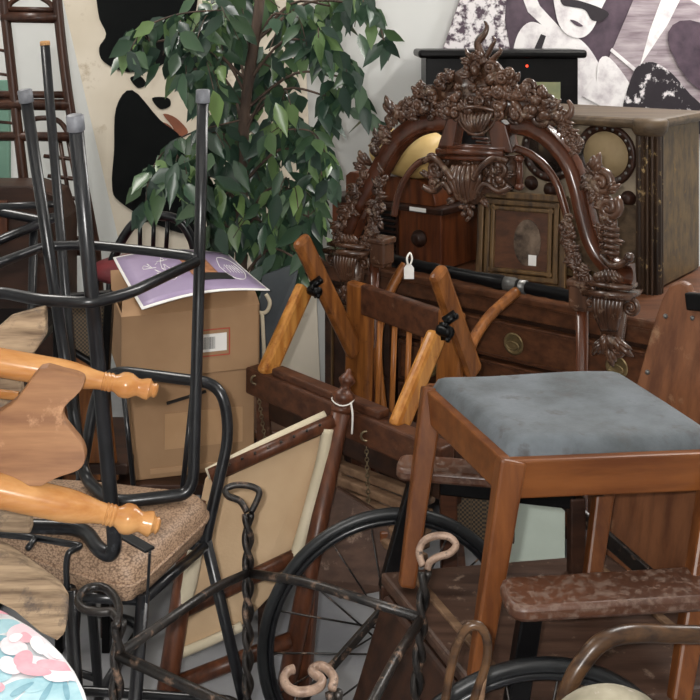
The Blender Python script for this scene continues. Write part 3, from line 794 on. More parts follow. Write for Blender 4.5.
# ================================================================= UPHOLSTERED STOOL
def stool():
    zt = 1.7-.38
    A, Bq, Cq, Dq = G(506,457,.90), G(423,382,.90), G(622,375,.90), G(733,448,.90)
    h = .895
    t = thing('upholstered_stool', V(((A.x+Cq.x)/2,(A.y+Cq.y)/2,.5)), 'brown wooden stool with worn blue grey velvet seat standing on the wheelchair', 'stool')
    cx = [A, Bq, Cq, Dq]
    ctr = sum(cx, V())/4
    # pad: rounded slab
    pad = MB(); n = 28; rows = []
    def corner(k, f, z):
        return None
    for i in range(n+1):
        for j in range(n+1):
            u, v = i/n, j/n
            p = (A*(1-u)+Dq*u)*(1-v)+(Bq*(1-u)+Cq*u)*v; p = p+(ctr-p)*.045
            d_ = min(u,1-u)*1.0; e_ = min(v,1-v)
            k = (1-(1-min(1,d_/.10))**2.6)*(1-(1-min(1,e_/.10))**2.6)
            rows.append(V((p.x,p.y,h-.004+.032*max(0,k)**.45+.003*math.sin(7*u+3*v)*k)))
    pad.v = rows
    for i in range(n):
        for j in range(n): a = i*(n+1)+j; pad.f.append((a,a+1,a+n+2,a+n+1))
    # underside
    b0 = len(pad.v); ring = [i*(n+1) for i in range(n+1)]+[n*(n+1)+j for j in range(1,n+1)]+[i*(n+1)+n for i in range(n-1,-1,-1)]+[j for j in range(n-1,0,-1)]
    for k in ring: pad.v.append(V((rows[k].x,rows[k].y,h-.035)))
    L_ = len(ring)
    for k in range(L_): pad.f.append((ring[k], b0+k, b0+(k+1) % L_, ring[(k+1) % L_]))
    pad.f.append(tuple(b0+k for k in range(L_)))
    pad.build('seat_pad', 'velvet', t, True)
    def inset(p, f): return p+(ctr-p)*f
    zb = h-.03-.082
    for p, q in ((A,Dq),(Bq,A),(Bq,Cq),(Cq,Dq)):
        p2, q2 = inset(p,.03), inset(q,.03)
        MB().beam(V((p2.x,p2.y,h-.036)), V((q2.x,q2.y,h-.036)), .026, .072).build('apron_rail', 'stool_rail', t, bevel=.004)
    m = MB(); ply = [V((inset(p,.03).x,inset(p,.03).y,h-.06)) for p in cx]; m.prism(ply, (0,0,.03)); m.build('seat_board', 'walnut_dark', t)
    feet = {0:(479,668,1.83), 1:(405,598,2.13), 2:(590,592,2.12), 3:(681,686,1.78)}
    for k, p in enumerate(cx):
        f = P(*feet[k]); pt = inset(p,.075)
        zs = {0:.510,1:.510,2:.510,3:.510}[k]
        # keep the foot on the wheelchair seat
        d_ = (f-V((pt.x,pt.y,h-.04))); f = V((pt.x,pt.y,h-.04))+d_*((h-.04-zs)/max(.01,-d_.z))
        MB().beam(V((pt.x,pt.y,h-.003)), f, .052, .050, (Dq-A).normalized(), .036, .034).build('leg', 'stool_wood', t, bevel=.006)
    return cx
stool()

# ================================================================= WHEELCHAIR
WF, WN = P(391,640,2.28), P(532,742,1.735)
WF.z = WN.z = .30
WL = V((WN.x-WF.x, WN.y-WF.y, 0)); TR = WL.length; WL.normalize(); WB_ = V((-WL.y, WL.x, 0))   # backwards
WB_ = V((.989,.148,0)).normalized()
def wheelchair():
    t = thing('antique_wheelchair', V(((WF.x+WN.x)/2,(WF.y+WN.y)/2,0)), 'antique wooden wheelchair with spoked wheels and plank armrests under the velvet stool', 'wheelchair')
    o0 = WF.copy(); o0.z = 0
    def w(b, l, h): return o0+WB_*b+WL*l+V((0,0,h))      # b backwards, l towards the near wheel
    Z = V((0,0,1)); R = .305; WN_ = V((-.148,.989,0)).normalized()
    for (l, s_) in ((0,-1),(TR,1)):
        c = w(0,l,R)
        ti = MB().tube([c+(WB_*math.cos(g)+Z*math.sin(g))*(R-.012) for g in [2*PI*k/64 for k in range(64)]], .0125, 10, True).build('tire', 'rubber', t, True)
        MB().tube([c+(WB_*math.cos(g)+Z*math.sin(g))*(R-.030) for g in [2*PI*k/64 for k in range(64)]], .008, 8, True).build('rim', 'black_tube', t, True)
        hub = MB().lathe([(.012,-.05),(.02,-.045),(.026,-.03),(.016,-.02),(.016,.02),(.026,.03),(.02,.045),(.012,.05)], c, WL, 18).build('hub', 'black_iron', t, True)
        for k in range(18):
            g = 2*PI*k/18; d_ = WB_*math.cos(g)+Z*math.sin(g); g2 = g+.5*(1 if k % 2 else -1); d2 = WB_*math.cos(g2)+Z*math.sin(g2)
            MB().tube([c+d2*.022+WL*.028*(1 if k % 2 else -1), c+d_*(R-.034)], .0022, 5).build('spoke', 'black_iron', t, True)
    MB().tube([w(0,-.05,R), w(0,TR+.05,R)], .011, 10).build('axle', 'black_iron', t, True)
    # seat board
    f0, bb = -.05, .48
    q = [w(f0,.06,.47), w(bb,.06,.47), w(bb,TR-.04,.47), w(f0,TR-.04,.47)]
    MB().prism(q, (0,0,.030)).build('seat', 'seat_board', t, bevel=.008)
    m = MB(); m.beam(w(f0+.06,.07,.503), w(f0+.06,TR-.05,.503), .018, .008); m.beam(w(bb-.06,.07,.503), w(bb-.06,TR-.05,.503), .018, .008); m.build('seat_batten', 'slat_wood', t, bevel=.002)
    for l in (.06, TR-.04): MB().beam(w(f0,l,.45), w(bb,l,.45), .03, .05).build('seat_rail', 'walnut_dark', t, bevel=.004)
    for b in (-.02, bb-.03):
        MB().beam(w(b,.06,.435), w(b,TR-.04,.435), .03, .04).build('cross_rail', 'walnut_dark', t, bevel=.004)
    for l in (.06, TR-.04): MB().beam(w(.0,l,.44), w(0,l,R-.0), .05, .03).build('axle_bracket', 'black_iron', t)
    for l in (.06, TR-.04): MB().beam(w(bb-.02,l,.45), w(bb-.02,l,.06), .035, .035).build('rear_leg', 'walnut_dark', t, bevel=.004)
    # armrests
    for (a, b_, hw) in ((P(397,470,2.28), P(604,484,2.20), .045), (G(503,600,.69), G(770,584,.69), .052)):
        a.z = b_.z = .69 if hw < .05 else .676
        d_ = (b_-a).normalized(); s_ = V((-d_.y,d_.x,0)); pl = []
        for k in range(9):
            g = PI/2+PI*k/8; cc = 1 if True else 0
            pl.append(a+d_*(hw*.6+hw*.6*math.cos(g))+s_*hw*math.copysign(abs(math.sin(g))**.6, math.sin(g)))
        pl += [b_-s_*hw, b_+s_*hw]
        MB().prism(pl, (0,0,.028)).build('armrest', 'dusty_arm', t, 'auto', bevel=.008)
        f = a+d_*.05; g_ = b_-d_*.06
        if hw < .05:
            MB().beam(V((f.x,f.y,.69)), P(387,590,2.22), .03, .04, WB_).build('arm_post', 'black_wood', t, bevel=.004)
            MB().beam(V((f.x+.05,f.y+.01,.668)), V((g_.x,g_.y,.668)), .03, .045).build('arm_rail', 'black_wood', t, bevel=.003)
            p0 = V((f.x+.08,f.y+.13,.655)); p1 = p0+d_*.155
            MB().prism([p0, p1, V((p1.x,p1.y,.48)), V((p0.x,p0.y,.48))], V((.004,.012,0))).build('cane_side_panel', 'cane', t)
        else:
            MB().beam(V((f.x,f.y,.67)), V((f.x-.03,f.y-.0,.48)), .03, .04, WB_).build('arm_post', 'black_wood', t, bevel=.004)
        MB().beam(V((g_.x,g_.y,.67)), V((g_.x,g_.y,.47)), .03, .035, WB_).build('arm_post', 'walnut_dark', t, bevel=.004)
    # leaning back panel
    pl = [P(588,585,2.36), P(604,520,2.38), P(634,392,2.42), P(656,320,2.46), P(664,296,2.47), P(672,282,2.47), P(680,280,2.47), P(687,285,2.465), P(690,292,2.46), P(800,300,2.0), P(800,585,1.95)]
    a = P(588,585,2.36); b_ = P(800,585,1.98)
    dd = V((b_.x-a.x, b_.y-a.y, 0)).normalized(); nn = V((-dd.y, dd.x, 0))
    def bp(px, py):
        lean = .16*max(0,(585-py)/300); q_ = (a+nn*lean); return PV(px,py,(q_.x,q_.y),(dd.x,dd.y))
    pl = [(590,588),(602,530),(634,392),(652,326),(662,298),(670,284),(680,281),(688,285),(691,293),(790,300),(790,588)]
    o = MB().prism([bp(*c) for c in pl], nn*.022).build('backrest', 'panel_board', t, bevel=.006)
    p, q = bp(690,300), bp(790,308); MB().beam(p-nn*.012, q-nn*.012, .02, .04).build('back_strap', 'black_wood', o, bevel=.004)
    m = MB()
    for c in ((666,316),(648,372),(693,318)): m.ell(bp(*c)-nn*.002, .006,.005,.006)
    m.build('screw', 'steel_grey', o, True)
    p, q = P(520,462,2.42), P(668,592,2.14); MB().beam(p, q, .012, .035).build('diagonal_brace', 'black_iron', t, bevel=.003)
    # hanging leg board and foot board
    MB().prism([w(-.06,.10,.47), w(-.06,TR-.10,.47), w(-.20,TR-.14,.10), w(-.20,.14,.10)], WB_*.018).build('leg_board', 'walnut_dark', t, bevel=.008)
    MB().prism([w(-.20,.10,.10), w(-.20,TR-.10,.10), w(-.40,TR-.12,.13), w(-.40,.12,.13)], (0,0,.018)).build('foot_board', 'seat_board', t, bevel=.006)
    for l in (.10, TR-.10): MB().beam(w(-.04,l,.46), w(-.38,l,.11), .012, .018).build('foot_bracket', 'black_iron', t, bevel=.003)
wheelchair()

# ================================================================= TWISTED WIRE TABLE BASE
def wire_base():
    t = thing('twisted_wire_table_base', V((-.06,1.7,0)), 'black twisted wire parlour table base with four looped tops and no tabletop', 'table base')
    h = .78
    L = {'b': ([(247,512),(240,501),(228,496),(226,489),(236,485),(250,486),(259,491),(257,500),(251,512)], (248,514), (248,620), 573),
         'r': ([(423,566),(419,552),(424,541),(436,536),(449,537),(456,545),(450,553),(438,557),(430,562),(427,570)], (425,572), (416,700), 618),
         'l': ([(116,626),(119,610),(114,596),(102,587),(86,589),(78,600),(84,609),(99,612),(112,612),(118,620)], (119,622), (116,700), 655),
         'f': ([(332,688),(334,678),(327,669),(319,666),(312,671),(322,680),(318,688),(302,692),(290,689),(284,680),(287,672),(294,669)], (334,692), (338,800), 770)}
    ring = {}
    for k, (loop, top, low, ry) in L.items():
        pz = G(top[0], loop[len(loop)//2][1], h).y
        pts = smooth([G(a, b, h) if k in 'lf' else P(a, b, pz+(top[1]-b)*.0012) for a, b in loop], 5)
        MB().tube(pts, .0066, 9).build('loop', 'bare_iron' if k in 'rf' else 'black_iron', t, True)
        zt = G(top[0], loop[len(loop)//2][1], h).y
        a, b = P(*top, zt), P(*low, zt); b2 = V((b.x,b.y,0)) if False else b
        foot = a+(b-a)*((a.z-.30)/max(.05,a.z-b.z)); n = 90
        for s_ in (0, PI):
            pp = [a+(foot-a)*i/n+V((math.cos(s_+i*.30)*.0062, math.sin(s_+i*.30)*.0062, 0)) for i in range(n+1)]
            MB().tube(pp, .0066, 8).build('twisted_wire', 'black_iron', t, True)
        for dx in (-1,1):
            out = V((foot.x-(-.04), foot.y-1.7, 0)); out = out.normalized() if out.length > 0 else V((1,0,0)); sd = V((-out.y,out.x,0))
            MB().tube(smooth([foot+V((0,0,.03)), foot+sd*.02*dx-V((0,0,.08)), foot+sd*.05*dx+out*.03+V((0,0,.08-foot.z)), foot+sd*.07*dx+out*.06+V((0,0,.009-foot.z))], 6), .0075, 8).build('leg', 'black_iron', t, True)
        ring[k] = a+(b-a)*((ry-top[1])/max(1,low[1]-top[1]))
    for a, b, kink in (('b','r',.35),('b','l',.30),('l','f',.6),('r','f',.35)):
        p, q = ring[a], ring[b]; m_ = p+(q-p)*kink+V((0,0,.012))
        MB().tube(fillet([p, m_, q], .05), .0085, 9).build('stretcher_rod', 'black_iron', t, True)
wire_base()

# ================================================================= UPHOLSTERED CHAIR FRAME (cream panel)
def cream_chair():
    t = thing('cream_panel_chair_frame', V((-.4,2.4,0)), 'dark wooden chair frame with cream cloth panel and knobbed posts, tilted behind wire base', 'chair')
    A0, A1 = P(343,400,2.52), P(284,700,2.36); e1 = A0+(A1-A0)*(A0.z/(A0.z-A1.z))
    B0, B1 = P(196,500,2.40), P(167,690,2.28); e2 = B0+(B1-B0)*(B0.z/(B0.z-B1.z))
    for (p, q) in ((A0,e1),(B0,e2)): MB().tube([p, q], .024, 12).build('post', 'mahogany', t, True)
    ax = (A0-e1).normalized()
    MB().lathe([(.024,-.03),(.026,-.02),(.018,-.012),(.027,0),(.03,.01),(.024,.02),(.015,.026),(.012,.034),(.02,.043),(.022,.05),(.016,.058),(.008,.066),(.006,.074),(0,.078)], A0+ax*.0, ax, 20).build('post_knob', 'mahogany', t, True)
    st = [A0-ax*.0+V((math.cos(g)*.0285, math.sin(g)*.0285, .004*math.cos(2*g))) for g in [2*PI*k/20 for k in range(20)]]
    m = MB(); m.tube(st, .0018, 5, True); m.tube(smooth([A0+V((.02,-.022,0)), A0+V((.024,-.028,-.03)), A0+V((.022,-.026,-.075))], 5), .0028, 5); m.build('string', 'white_string', t, True)
    def rail(a, b, r=.018): MB().tube([P(*a), P(*b)], r, 10).build('rail', 'mahogany', t, True)
    rail((210,476,2.42),(334,421,2.50)); rail((180,612,2.34),(296,556,2.44)); rail((172,686,2.28),(290,640,2.38))
    z0 = 2.44
    pn = [P(205,478,2.45), P(328,426,2.53), P(318,480,2.50), P(300,545,2.47), P(294,572,2.46), P(240,628,2.40), P(172,656,2.35), P(180,600,2.38)]
    MB().prism(pn, V((.004,.02,0))).build('cloth_panel', 'cream_cloth', t, bevel=.005)
    MB().tube(smooth([P(328,428,2.49), P(322,462,2.48), P(308,515,2.46), P(296,556,2.44)], 5), .020, 10, sy=.8).build('rolled_edge', 'pale_cloth', t, True)
    MB().tube(smooth([P(207,474,2.43), P(262,446,2.47), P(300,428,2.50), P(326,416,2.52)], 5), .014, 10).build('top_edge_cloth', 'pale_cloth', t, True)
    MB().tube(smooth([P(172,657,2.34), P(208,642,2.37), P(242,626,2.39)], 5), .011, 10).build('bottom_edge_cloth', 'pale_cloth', t, True)
    MB().tube(smooth([P(196,545,2.33), P(190,580,2.33), P(184,602,2.33)], 5), .018, 10).build('rolled_edge', 'pale_cloth', t, True)
    m = MB()
    for k in range(9): m.ell(P(216+13*k,470-5.6*k,2.40+.009*k), .004,.004,.004, None, 6, 4)
    m.build('nail', 'black_iron', t, True)
cream_chair()

# ================================================================= BOXES ON A LOW TABLE
def boxes():
    zt = .44
    t = thing('side_table', V((-.48,2.98,0)), 'low dark table hidden under the cardboard boxes', 'table')
    MB().box((-.46,2.97,zt-.015), (.50,.40,.03)).build('tabletop', 'walnut_dark', t, bevel=.004)
    for x in (-.68,-.24):
        for y in (2.81,3.13): MB().beam((x,y,zt-.03),(x,y,0), .035,.035).build('leg', 'walnut_dark', t, bevel=.003)
    ax = yaw(math.radians(15)); X, Y, Z = ax
    c = V((-.475, 2.95, zt)); w, d_, h = .35, .24, .285
    b1 = thing('cardboard_box', c, 'lower brown cardboard box with taped front, standing on the low table', 'box', 'stacked cardboard boxes')
    MB().box(c+Z*h/2, (w,d_,h), ax).build('carton', 'cardboard', b1, bevel=.004)
    MB().box(c+Z*.13-Y*(d_/2+.001)+X*.03, (.22,.003,.10), ax).build('packing_tape', 'tape', b1)
    MB().box(c+Z*.022-Y*(d_/2+.001)+X*.01, (.26,.003,.014), ax).build('bottom_crease', 'cardboard_inner', b1)
    MB().tube([c+Z*.222-Y*(d_/2+.001)-X*.02+X*.055*f+Z*.012*f for f in (-1,-.5,0,.5,1)], .012, 8, sy=.3).build('hand_slot', 'black_ink', b1)
    ax = yaw(math.radians(19)); X, Y, Z = ax
    c2 = c+Z*(h+.004)+V((-.016,-.0,0)); w, d_, h2 = .39, .28, .18
    b2 = thing('cardboard_box', c2, 'upper open cardboard box with white barcode label, on top of the lower box', 'box', 'stacked cardboard boxes')
    th = .005; m = MB()
    m.box(c2+Z*th/2, (w,d_,th), ax)
    for s_ in (-1,1):
        m.box(c2+Y*s_*(d_/2-th/2)+Z*h2/2, (w,th,h2), ax); m.box(c2+X*s_*(w/2-th/2)+Z*h2/2, (th,d_,h2), ax)
    m.build('carton', 'cardboard', b2)
    fl = [c2-Y*d_/2-X*w*.5+Z*h2, c2-Y*d_/2+X*w*.5+Z*h2, c2-Y*(d_/2-.10)+X*w*.5+Z*(h2+.045), c2-Y*(d_/2-.10)-X*w*.46+Z*(h2+.05)]
    MB().prism(fl, (0,.004,.002)).build('flap', 'cardboard_inner', b2)
    fl = [c2+Y*d_/2-X*w*.5+Z*h2, c2+Y*d_/2+X*w*.5+Z*h2, c2+Y*(d_/2+.02)+X*w*.5+Z*(h2+.06), c2+Y*(d_/2+.02)-X*w*.5+Z*(h2+.06)]
    MB().prism(fl, (0,.004,0)).build('flap', 'cardboard_inner', b2)
    lc = c2-Y*(d_/2+.002)+X*.06+Z*.085
    m = MB()
    for s_ in (-1,1): m.box(lc+X*s_*.047, (.003,.002,.076), ax); m.box(lc+Z*s_*.037, (.097,.002,.003), ax)
    m.build('label_border', 'red_ink', b2)
    lb = MB().box(lc, (.078,.002,.05), ax).build('label', 'white_card', b2)
    m = MB(); random.seed(5)
    for k in range(14): m.box(lc-Y*.0015-X*.032+X*.0028*k, (random.choice((.0008,.0016)),.001,.034), ax)
    m.build('barcode', 'black_ink', lb)
    # purple sheet
    ax0 = P(190,270,2.86)
    s = thing('purple_poster', P(190,275,2.86), 'purple printed poster with white border and scribbled lines, lying across the open box', 'poster')
    hz = c2.z+h2+.05
    cor = [G(142,310,hz), G(113,263,hz), G(228,259,hz+.012), G(270,291,hz+.004)]
    def uv(u, v, dz=0):
        p = (cor[0]*(1-u)+cor[3]*u)*(1-v)+(cor[1]*(1-u)+cor[2]*u)*v
        return p+V((0,0,.02*math.sin(PI*u)*1+.015*v*v+dz))
    def sheet(m, u0, u1, v0, v1, dz, th, n=10):
        b0 = len(m.v)
        for i in range(n+1):
            for j in range(n+1):
                for tt in (0,1): m.v.append(uv(u0+(u1-u0)*i/n, v0+(v1-v0)*j/n, dz+th*tt))
        ix = lambda i, j, tt: b0+(i*(n+1)+j)*2+tt
        for i in range(n):
            for j in range(n):
                m.f.append((ix(i,j,1),ix(i+1,j,1),ix(i+1,j+1,1),ix(i,j+1,1))); m.f.append((ix(i,j,0),ix(i,j+1,0),ix(i+1,j+1,0),ix(i+1,j,0)))
        for i in range(n):
            for j in (0,n): m.f.append((ix(i,j,0),ix(i+1,j,0),ix(i+1,j,1),ix(i,j,1)))
            for k in (0,n): m.f.append((ix(k,i,0),ix(k,i+1,0),ix(k,i+1,1),ix(k,i,1)))
        return m
    sheet(MB(), 0,1,0,1, 0,.003).build('sheet', 'white_card', s, True)
    sheet(MB(), .02,.98,.03,.97, .0035,.001).build('purple_field', 'purple_card', s, True)
    m = MB(); random.seed(3)
    for k in range(9):
        u, v = random.uniform(.18,.40), random.uniform(.45,.9); pts = [uv(u,v,.006)]
        for q in range(6): u += random.uniform(-.05,.06); v += random.uniform(-.12,.12); pts.append(uv(min(.5,max(.1,u)), min(.95,max(.3,v)), .006))
        m.tube(smooth(pts,3), .0009, 4)
    m.tube(smooth([uv(a,b,.006) for a, b in ((.78,.55),(.84,.8),(.93,.75),(.95,.45),(.88,.25),(.8,.3),(.78,.55))],5), .0012, 4)
    for k in range(5): m.tube([uv(.80+.03*k,.5,.006), uv(.84+.02*k,.62,.006), uv(.83+.025*k,.42,.006)], .0008, 4)
    m.build('white_lines', 'white_card', s)
    sheet(MB(), .50,.72,.30,.82, .0052,.0006).build('printed_portrait_block', 'ochre_ink', s, True)
    sheet(MB(), .52,.80,.24,.40, .0062,.0005).build('printed_dark_band', 'black_ink', s, True)
boxes()

# ================================================================= BAR STOOL WITH WOVEN VINYL SEAT
SH = .72
def bar_stool():
    t = thing('vinyl_bar_stool', V((-.52,2.0,0)), 'bar stool with thick brown woven vinyl seat and black tube legs carrying the upturned stool', 'bar stool')
    out = [(205,500),(198,490),(150,484),(95,478),(40,476),(0,484),(-40,500),(-60,510),(-30,522),(20,534),(70,550),(120,563),(142,557),(165,538),(190,515)]
    top = smooth([G(a,b,SH) for a, b in out], 4, True); n = len(top); c = sum(top, V())/n
    m = MB(); rows = [(.0,.006),(.55,.006),(.86,.002),(.95,-.006),(1,-.020),(1.01,-.034),(1.018,-.040),(1.01,-.046),(.995,-.06),(.98,-.072),(.9,-.080),(0,-.080)]
    for f, dz in rows[1:-1]:
        for p in top: m.v.append(V((c.x+(p.x-c.x)*f, c.y+(p.y-c.y)*f, SH+dz)))
    R_ = len(rows)-2
    for i in range(R_-1):
        for k in range(n): l = (k+1) % n; m.f.append((i*n+k, i*n+l, (i+1)*n+l, (i+1)*n+k))
    m.f.append(tuple(range(n))); m.f.append(tuple((R_-1)*n+k for k in range(n)))
    m.build('seat_cushion', 'woven_vinyl', t, True)
    MB().tube([V((c.x+(p.x-c.x)*1.018, c.y+(p.y-c.y)*1.018, SH-.040)) for p in top], .004, 6, True).build('seat_welt', 'woven_vinyl', t, True)
    zs = SH-.095
    legs = [(P(206,545,2.14), P(248,720,2.2)), (P(143,600,1.86), P(134,720,1.80)), (P(70,596,1.84), P(78,720,1.80)), (P(80,545,2.22), P(70,700,2.26))]
    fe = []
    for a, b in legs:
        e = a+(b-a)*(a.z/(a.z-b.z)); fe.append((a,e)); MB().tube([a+V((0,0,.01)), e], .0125, 12).build('leg', 'black_tube', t, True)
    rg = [a+(e-a)*.62 for a, e in fe]; MB().tube(fillet(rg+[rg[0], rg[1]], .05)[0:-1], .010, 10).build('foot_ring', 'black_tube', t, True)
    ins = [V((c.x+(a.x-c.x)*.8, c.y+(a.y-c.y)*.8, zs)) for a, e in fe]
    m = MB(); 
    for i in range(4): m.tube([fe[i][0], fe[(i+1) % 4][0]], .010, 8)
    m.build('seat_frame', 'black_tube', t, True)
    # tube back
    pp = fillet([P(205,548,2.14), P(207,532,2.145), P(230,432,2.20), P(221,384,2.21), P(112,370,2.32), P(96,392,2.33), P(80,482,2.28), P(79,545,2.24)], .05, 6)
    MB().tube(pp, .0125, 12).build('backrest_tube', 'black_tube', t, True)
    for a, b in ((P(122,378,2.30), P(134,490,2.25)), (P(193,388,2.23), P(182,495,2.19))): MB().tube([a, b], .006, 8).build('back_spindle', 'black_tube', t, True)
bar_stool()

def upturned_stool():
    t = thing('upturned_bar_stool_frame', G(110,510,SH+.02), 'black tube bar stool frame upside down with legs in the air, on the vinyl seat', 'bar stool')
    h = SH+.020
    A0, C0 = P(203,92,2.15), P(25,92,2.15); B0, E0 = P(75,118,1.75), P(-175,118,1.75)
    u1 = fillet([A0, P(199,280,2.15), G(193,493,h), G(165,497,h), G(112,503,h), G(84,478,h), P(62,340,2.2), C0], .045, 6)
    MB().tube(u1, .0125, 12).build('leg_frame', 'black_tube', t, True)
    u2 = fillet([B0, P(95,330,1.82), G(116,556,h), G(100,552,h), G(84,528,h), G(20,526,h), G(-40,535,h), G(-70,540,h), E0], .04, 6)
    MB().tube(u2, .0135, 12).build('leg_frame', 'black_tube', t, True)
    ring = [(198,259),(190,256),(150,251),(92,245),(45,246),(0,263),(-60,285),(-66,296),(0,292),(40,300),(92,303),(130,293),(196,262)]
    MB().tube(fillet([G(a,b,1.21) for a, b in ring], .03), .0108, 12).build('foot_ring', 'black_tube', t, True)
    for p, q in ((A0,P(199,280,2.15)),(C0,P(62,340,2.2)),(B0,P(95,330,1.82)),(E0,E0-V((0,0,.1)))):
        d_ = (q-p).normalized(); MB().lathe([(.012,-.006),(.0155,-.004),(.0155,.022),(.013,.024)], p, d_, 14).build('foot_cap', 'cap_grey', t, True)
    m = MB()
    m.tube(fillet([G(36,538,h), G(82,546,h), G(68,552,h), P(66,565,1.84), P(67,590,1.83)], .01), .006, 8)
    m.tube(fillet([G(-20,532,h), G(36,538,h), G(28,548,h)], .01), .006, 8); m.build('hook_bracket', 'black_tube', t, True)
    m = MB(); m.beam(G(122,534,h+.004), G(150,550,h+.004), .022, .005); m.beam(G(150,550,h+.004), P(147,600,1.84), .022, .005, WB_); m.build('mounting_strap', 'black_tube', t, bevel=.001)
upturned_stool()

def cork_stool():
    t = thing('cork_tipped_stool_frame', V((-.9,2.75,0)), 'black tube leg frame with cork tipped ends rising behind the upturned stool', 'stool')
    z = 2.62
    A, B_ = P(45,44,z), P(79,455,z-.05); e = A+(B_-A)*(A.z/(A.z-B_.z))
    C, Dd = P(-60,60,z+.1), P(-40,455,z+.1); e2 = C+(Dd-C)*(C.z/(C.z-Dd.z))
    for p, q in ((A,e),(C,e2)):
        MB().tube([p, q], .0125, 12).build('leg', 'black_tube', t, True)
        MB().lathe([(.013,0),(.013,.010),(.011,.012)], p+(q-p).normalized()*.004, (p-q), 12).build('cork_tip', 'cork', t, True)
    for f in (.25,.6,.97): MB().tube([A+(e-A)*f, C+(e2-C)*f], .009, 8).build('cross_tube', 'black_tube', t, True)
    for f in (.0,): 
        q = e+V((.05,.3,0)); q2 = e2+V((.0,.3,0))
        MB().tube(fillet([e+V((0,0,.0125)), q+V((0,0,.0125)), q2+V((0,0,.0125)), e2+V((0,0,.0125))], .05), .0125, 10).build('base_tube', 'black_tube', t, True)
cork_stool()

# ================================================================= LEFT FOREGROUND
def turned_chair():
    t = thing('turned_maple_chair', V((-.8,1.6,.9)), 'light maple chair on its side, turned posts with finials and brown splat poking in', 'chair')
    def post(a, b, r, name):
        p, q = P(*a), P(*b); d_ = (q-p).normalized(); L = (q-p).length
        pr = [(r*.9,-.55),(r,-.4),(r*1.05,-.1),(r*1.08,L*.0),(r*1.08,L*.48),(r,L*.55),(r*.72,L*.66),(r*.66,L*.70),(r*.74,L*.705),(r*.66,L*.715),(r*.74,L*.725),(r*.66,L*.735),(r*.74,L*.745),(r*.62,L*.76),
              (r*.70,L*.775),(r*.95,L*.80),(r*1.0,L*.825),(r*.95,L*.85),(r*.68,L*.885),(r*.66,L*.90),(r*.80,L*.93),(r*.82,L*.95),(r*.55,L*.965),(r*.50,L*.975),(r*.58,L*.985),(r*.4,L*.997),(0,L)]
        MB().lathe(pr, p, d_, 24).build(name, 'turned_maple', t, 'auto')
    post((-30,357,1.66),(158,391,1.70),.0215,'back_post'); post((-30,484,1.56),(160,526,1.62),.0235,'back_post')
    MB().tube([P(-90,383,1.70), P(18,396,1.71)], .008, 10).build('spindle', 'turned_maple', t, True)
    pl = smooth2([(40,369),(62,372),(83,379),(80,392),(64,408),(63,420),(72,433),(82,446),(85,460),(78,471),(58,478),(46,484),(30,487),(-60,480),(-60,440),(0,412),(20,395)], 3)
    zf = lambda px, py: 1.64-.07*(py-370)/110
    MB().prism([P(a,b,zf(a,b)) for a, b in pl], V((-.002,.022,.002))).build('splat', 'splat_wood', t, bevel=.003)
    MB().prism([P(-260,330,1.75), P(-120,335,1.72), P(-110,500,1.58), P(-260,500,1.58)], V((0,.04,0))).build('seat', 'splat_wood', t, bevel=.01)
    for (a, b) in (((-240,345,1.74),(-250,345,1.25)), ((-240,490,1.58),(-250,490,1.15))): MB().tube([P(*a), P(*b)], .02, 10).build('leg', 'turned_maple', t, True)
turned_chair()
def weathered():
    o = MB().prism([P(a,b,1.78) for a, b in [(45,308),(46,336),(20,374),(22,392),(24,450),(30,505),(31,535),(-60,530),(-60,360),(-10,335),(10,318)]], V((-.004,.03,.0))).build('weathered_board', 'weathered', None, bevel=.006)
    tag(o, 'upper grey weathered plank with pointed end, behind the top maple post', 'plank')
    o = MB().prism([P(a,b,1.70-.0016*(b-545)) for a, b in [(-30,534),(8,552),(40,575),(60,590),(69,604),(66,634),(57,642),(40,634),(14,612),(-30,590)]], V((-.006,.03,.0))).build('weathered_board', 'weathered', None, bevel=.006)
    tag(o, 'lower grey weathered plank with blunt end, above the floral round top', 'plank')
weathered()
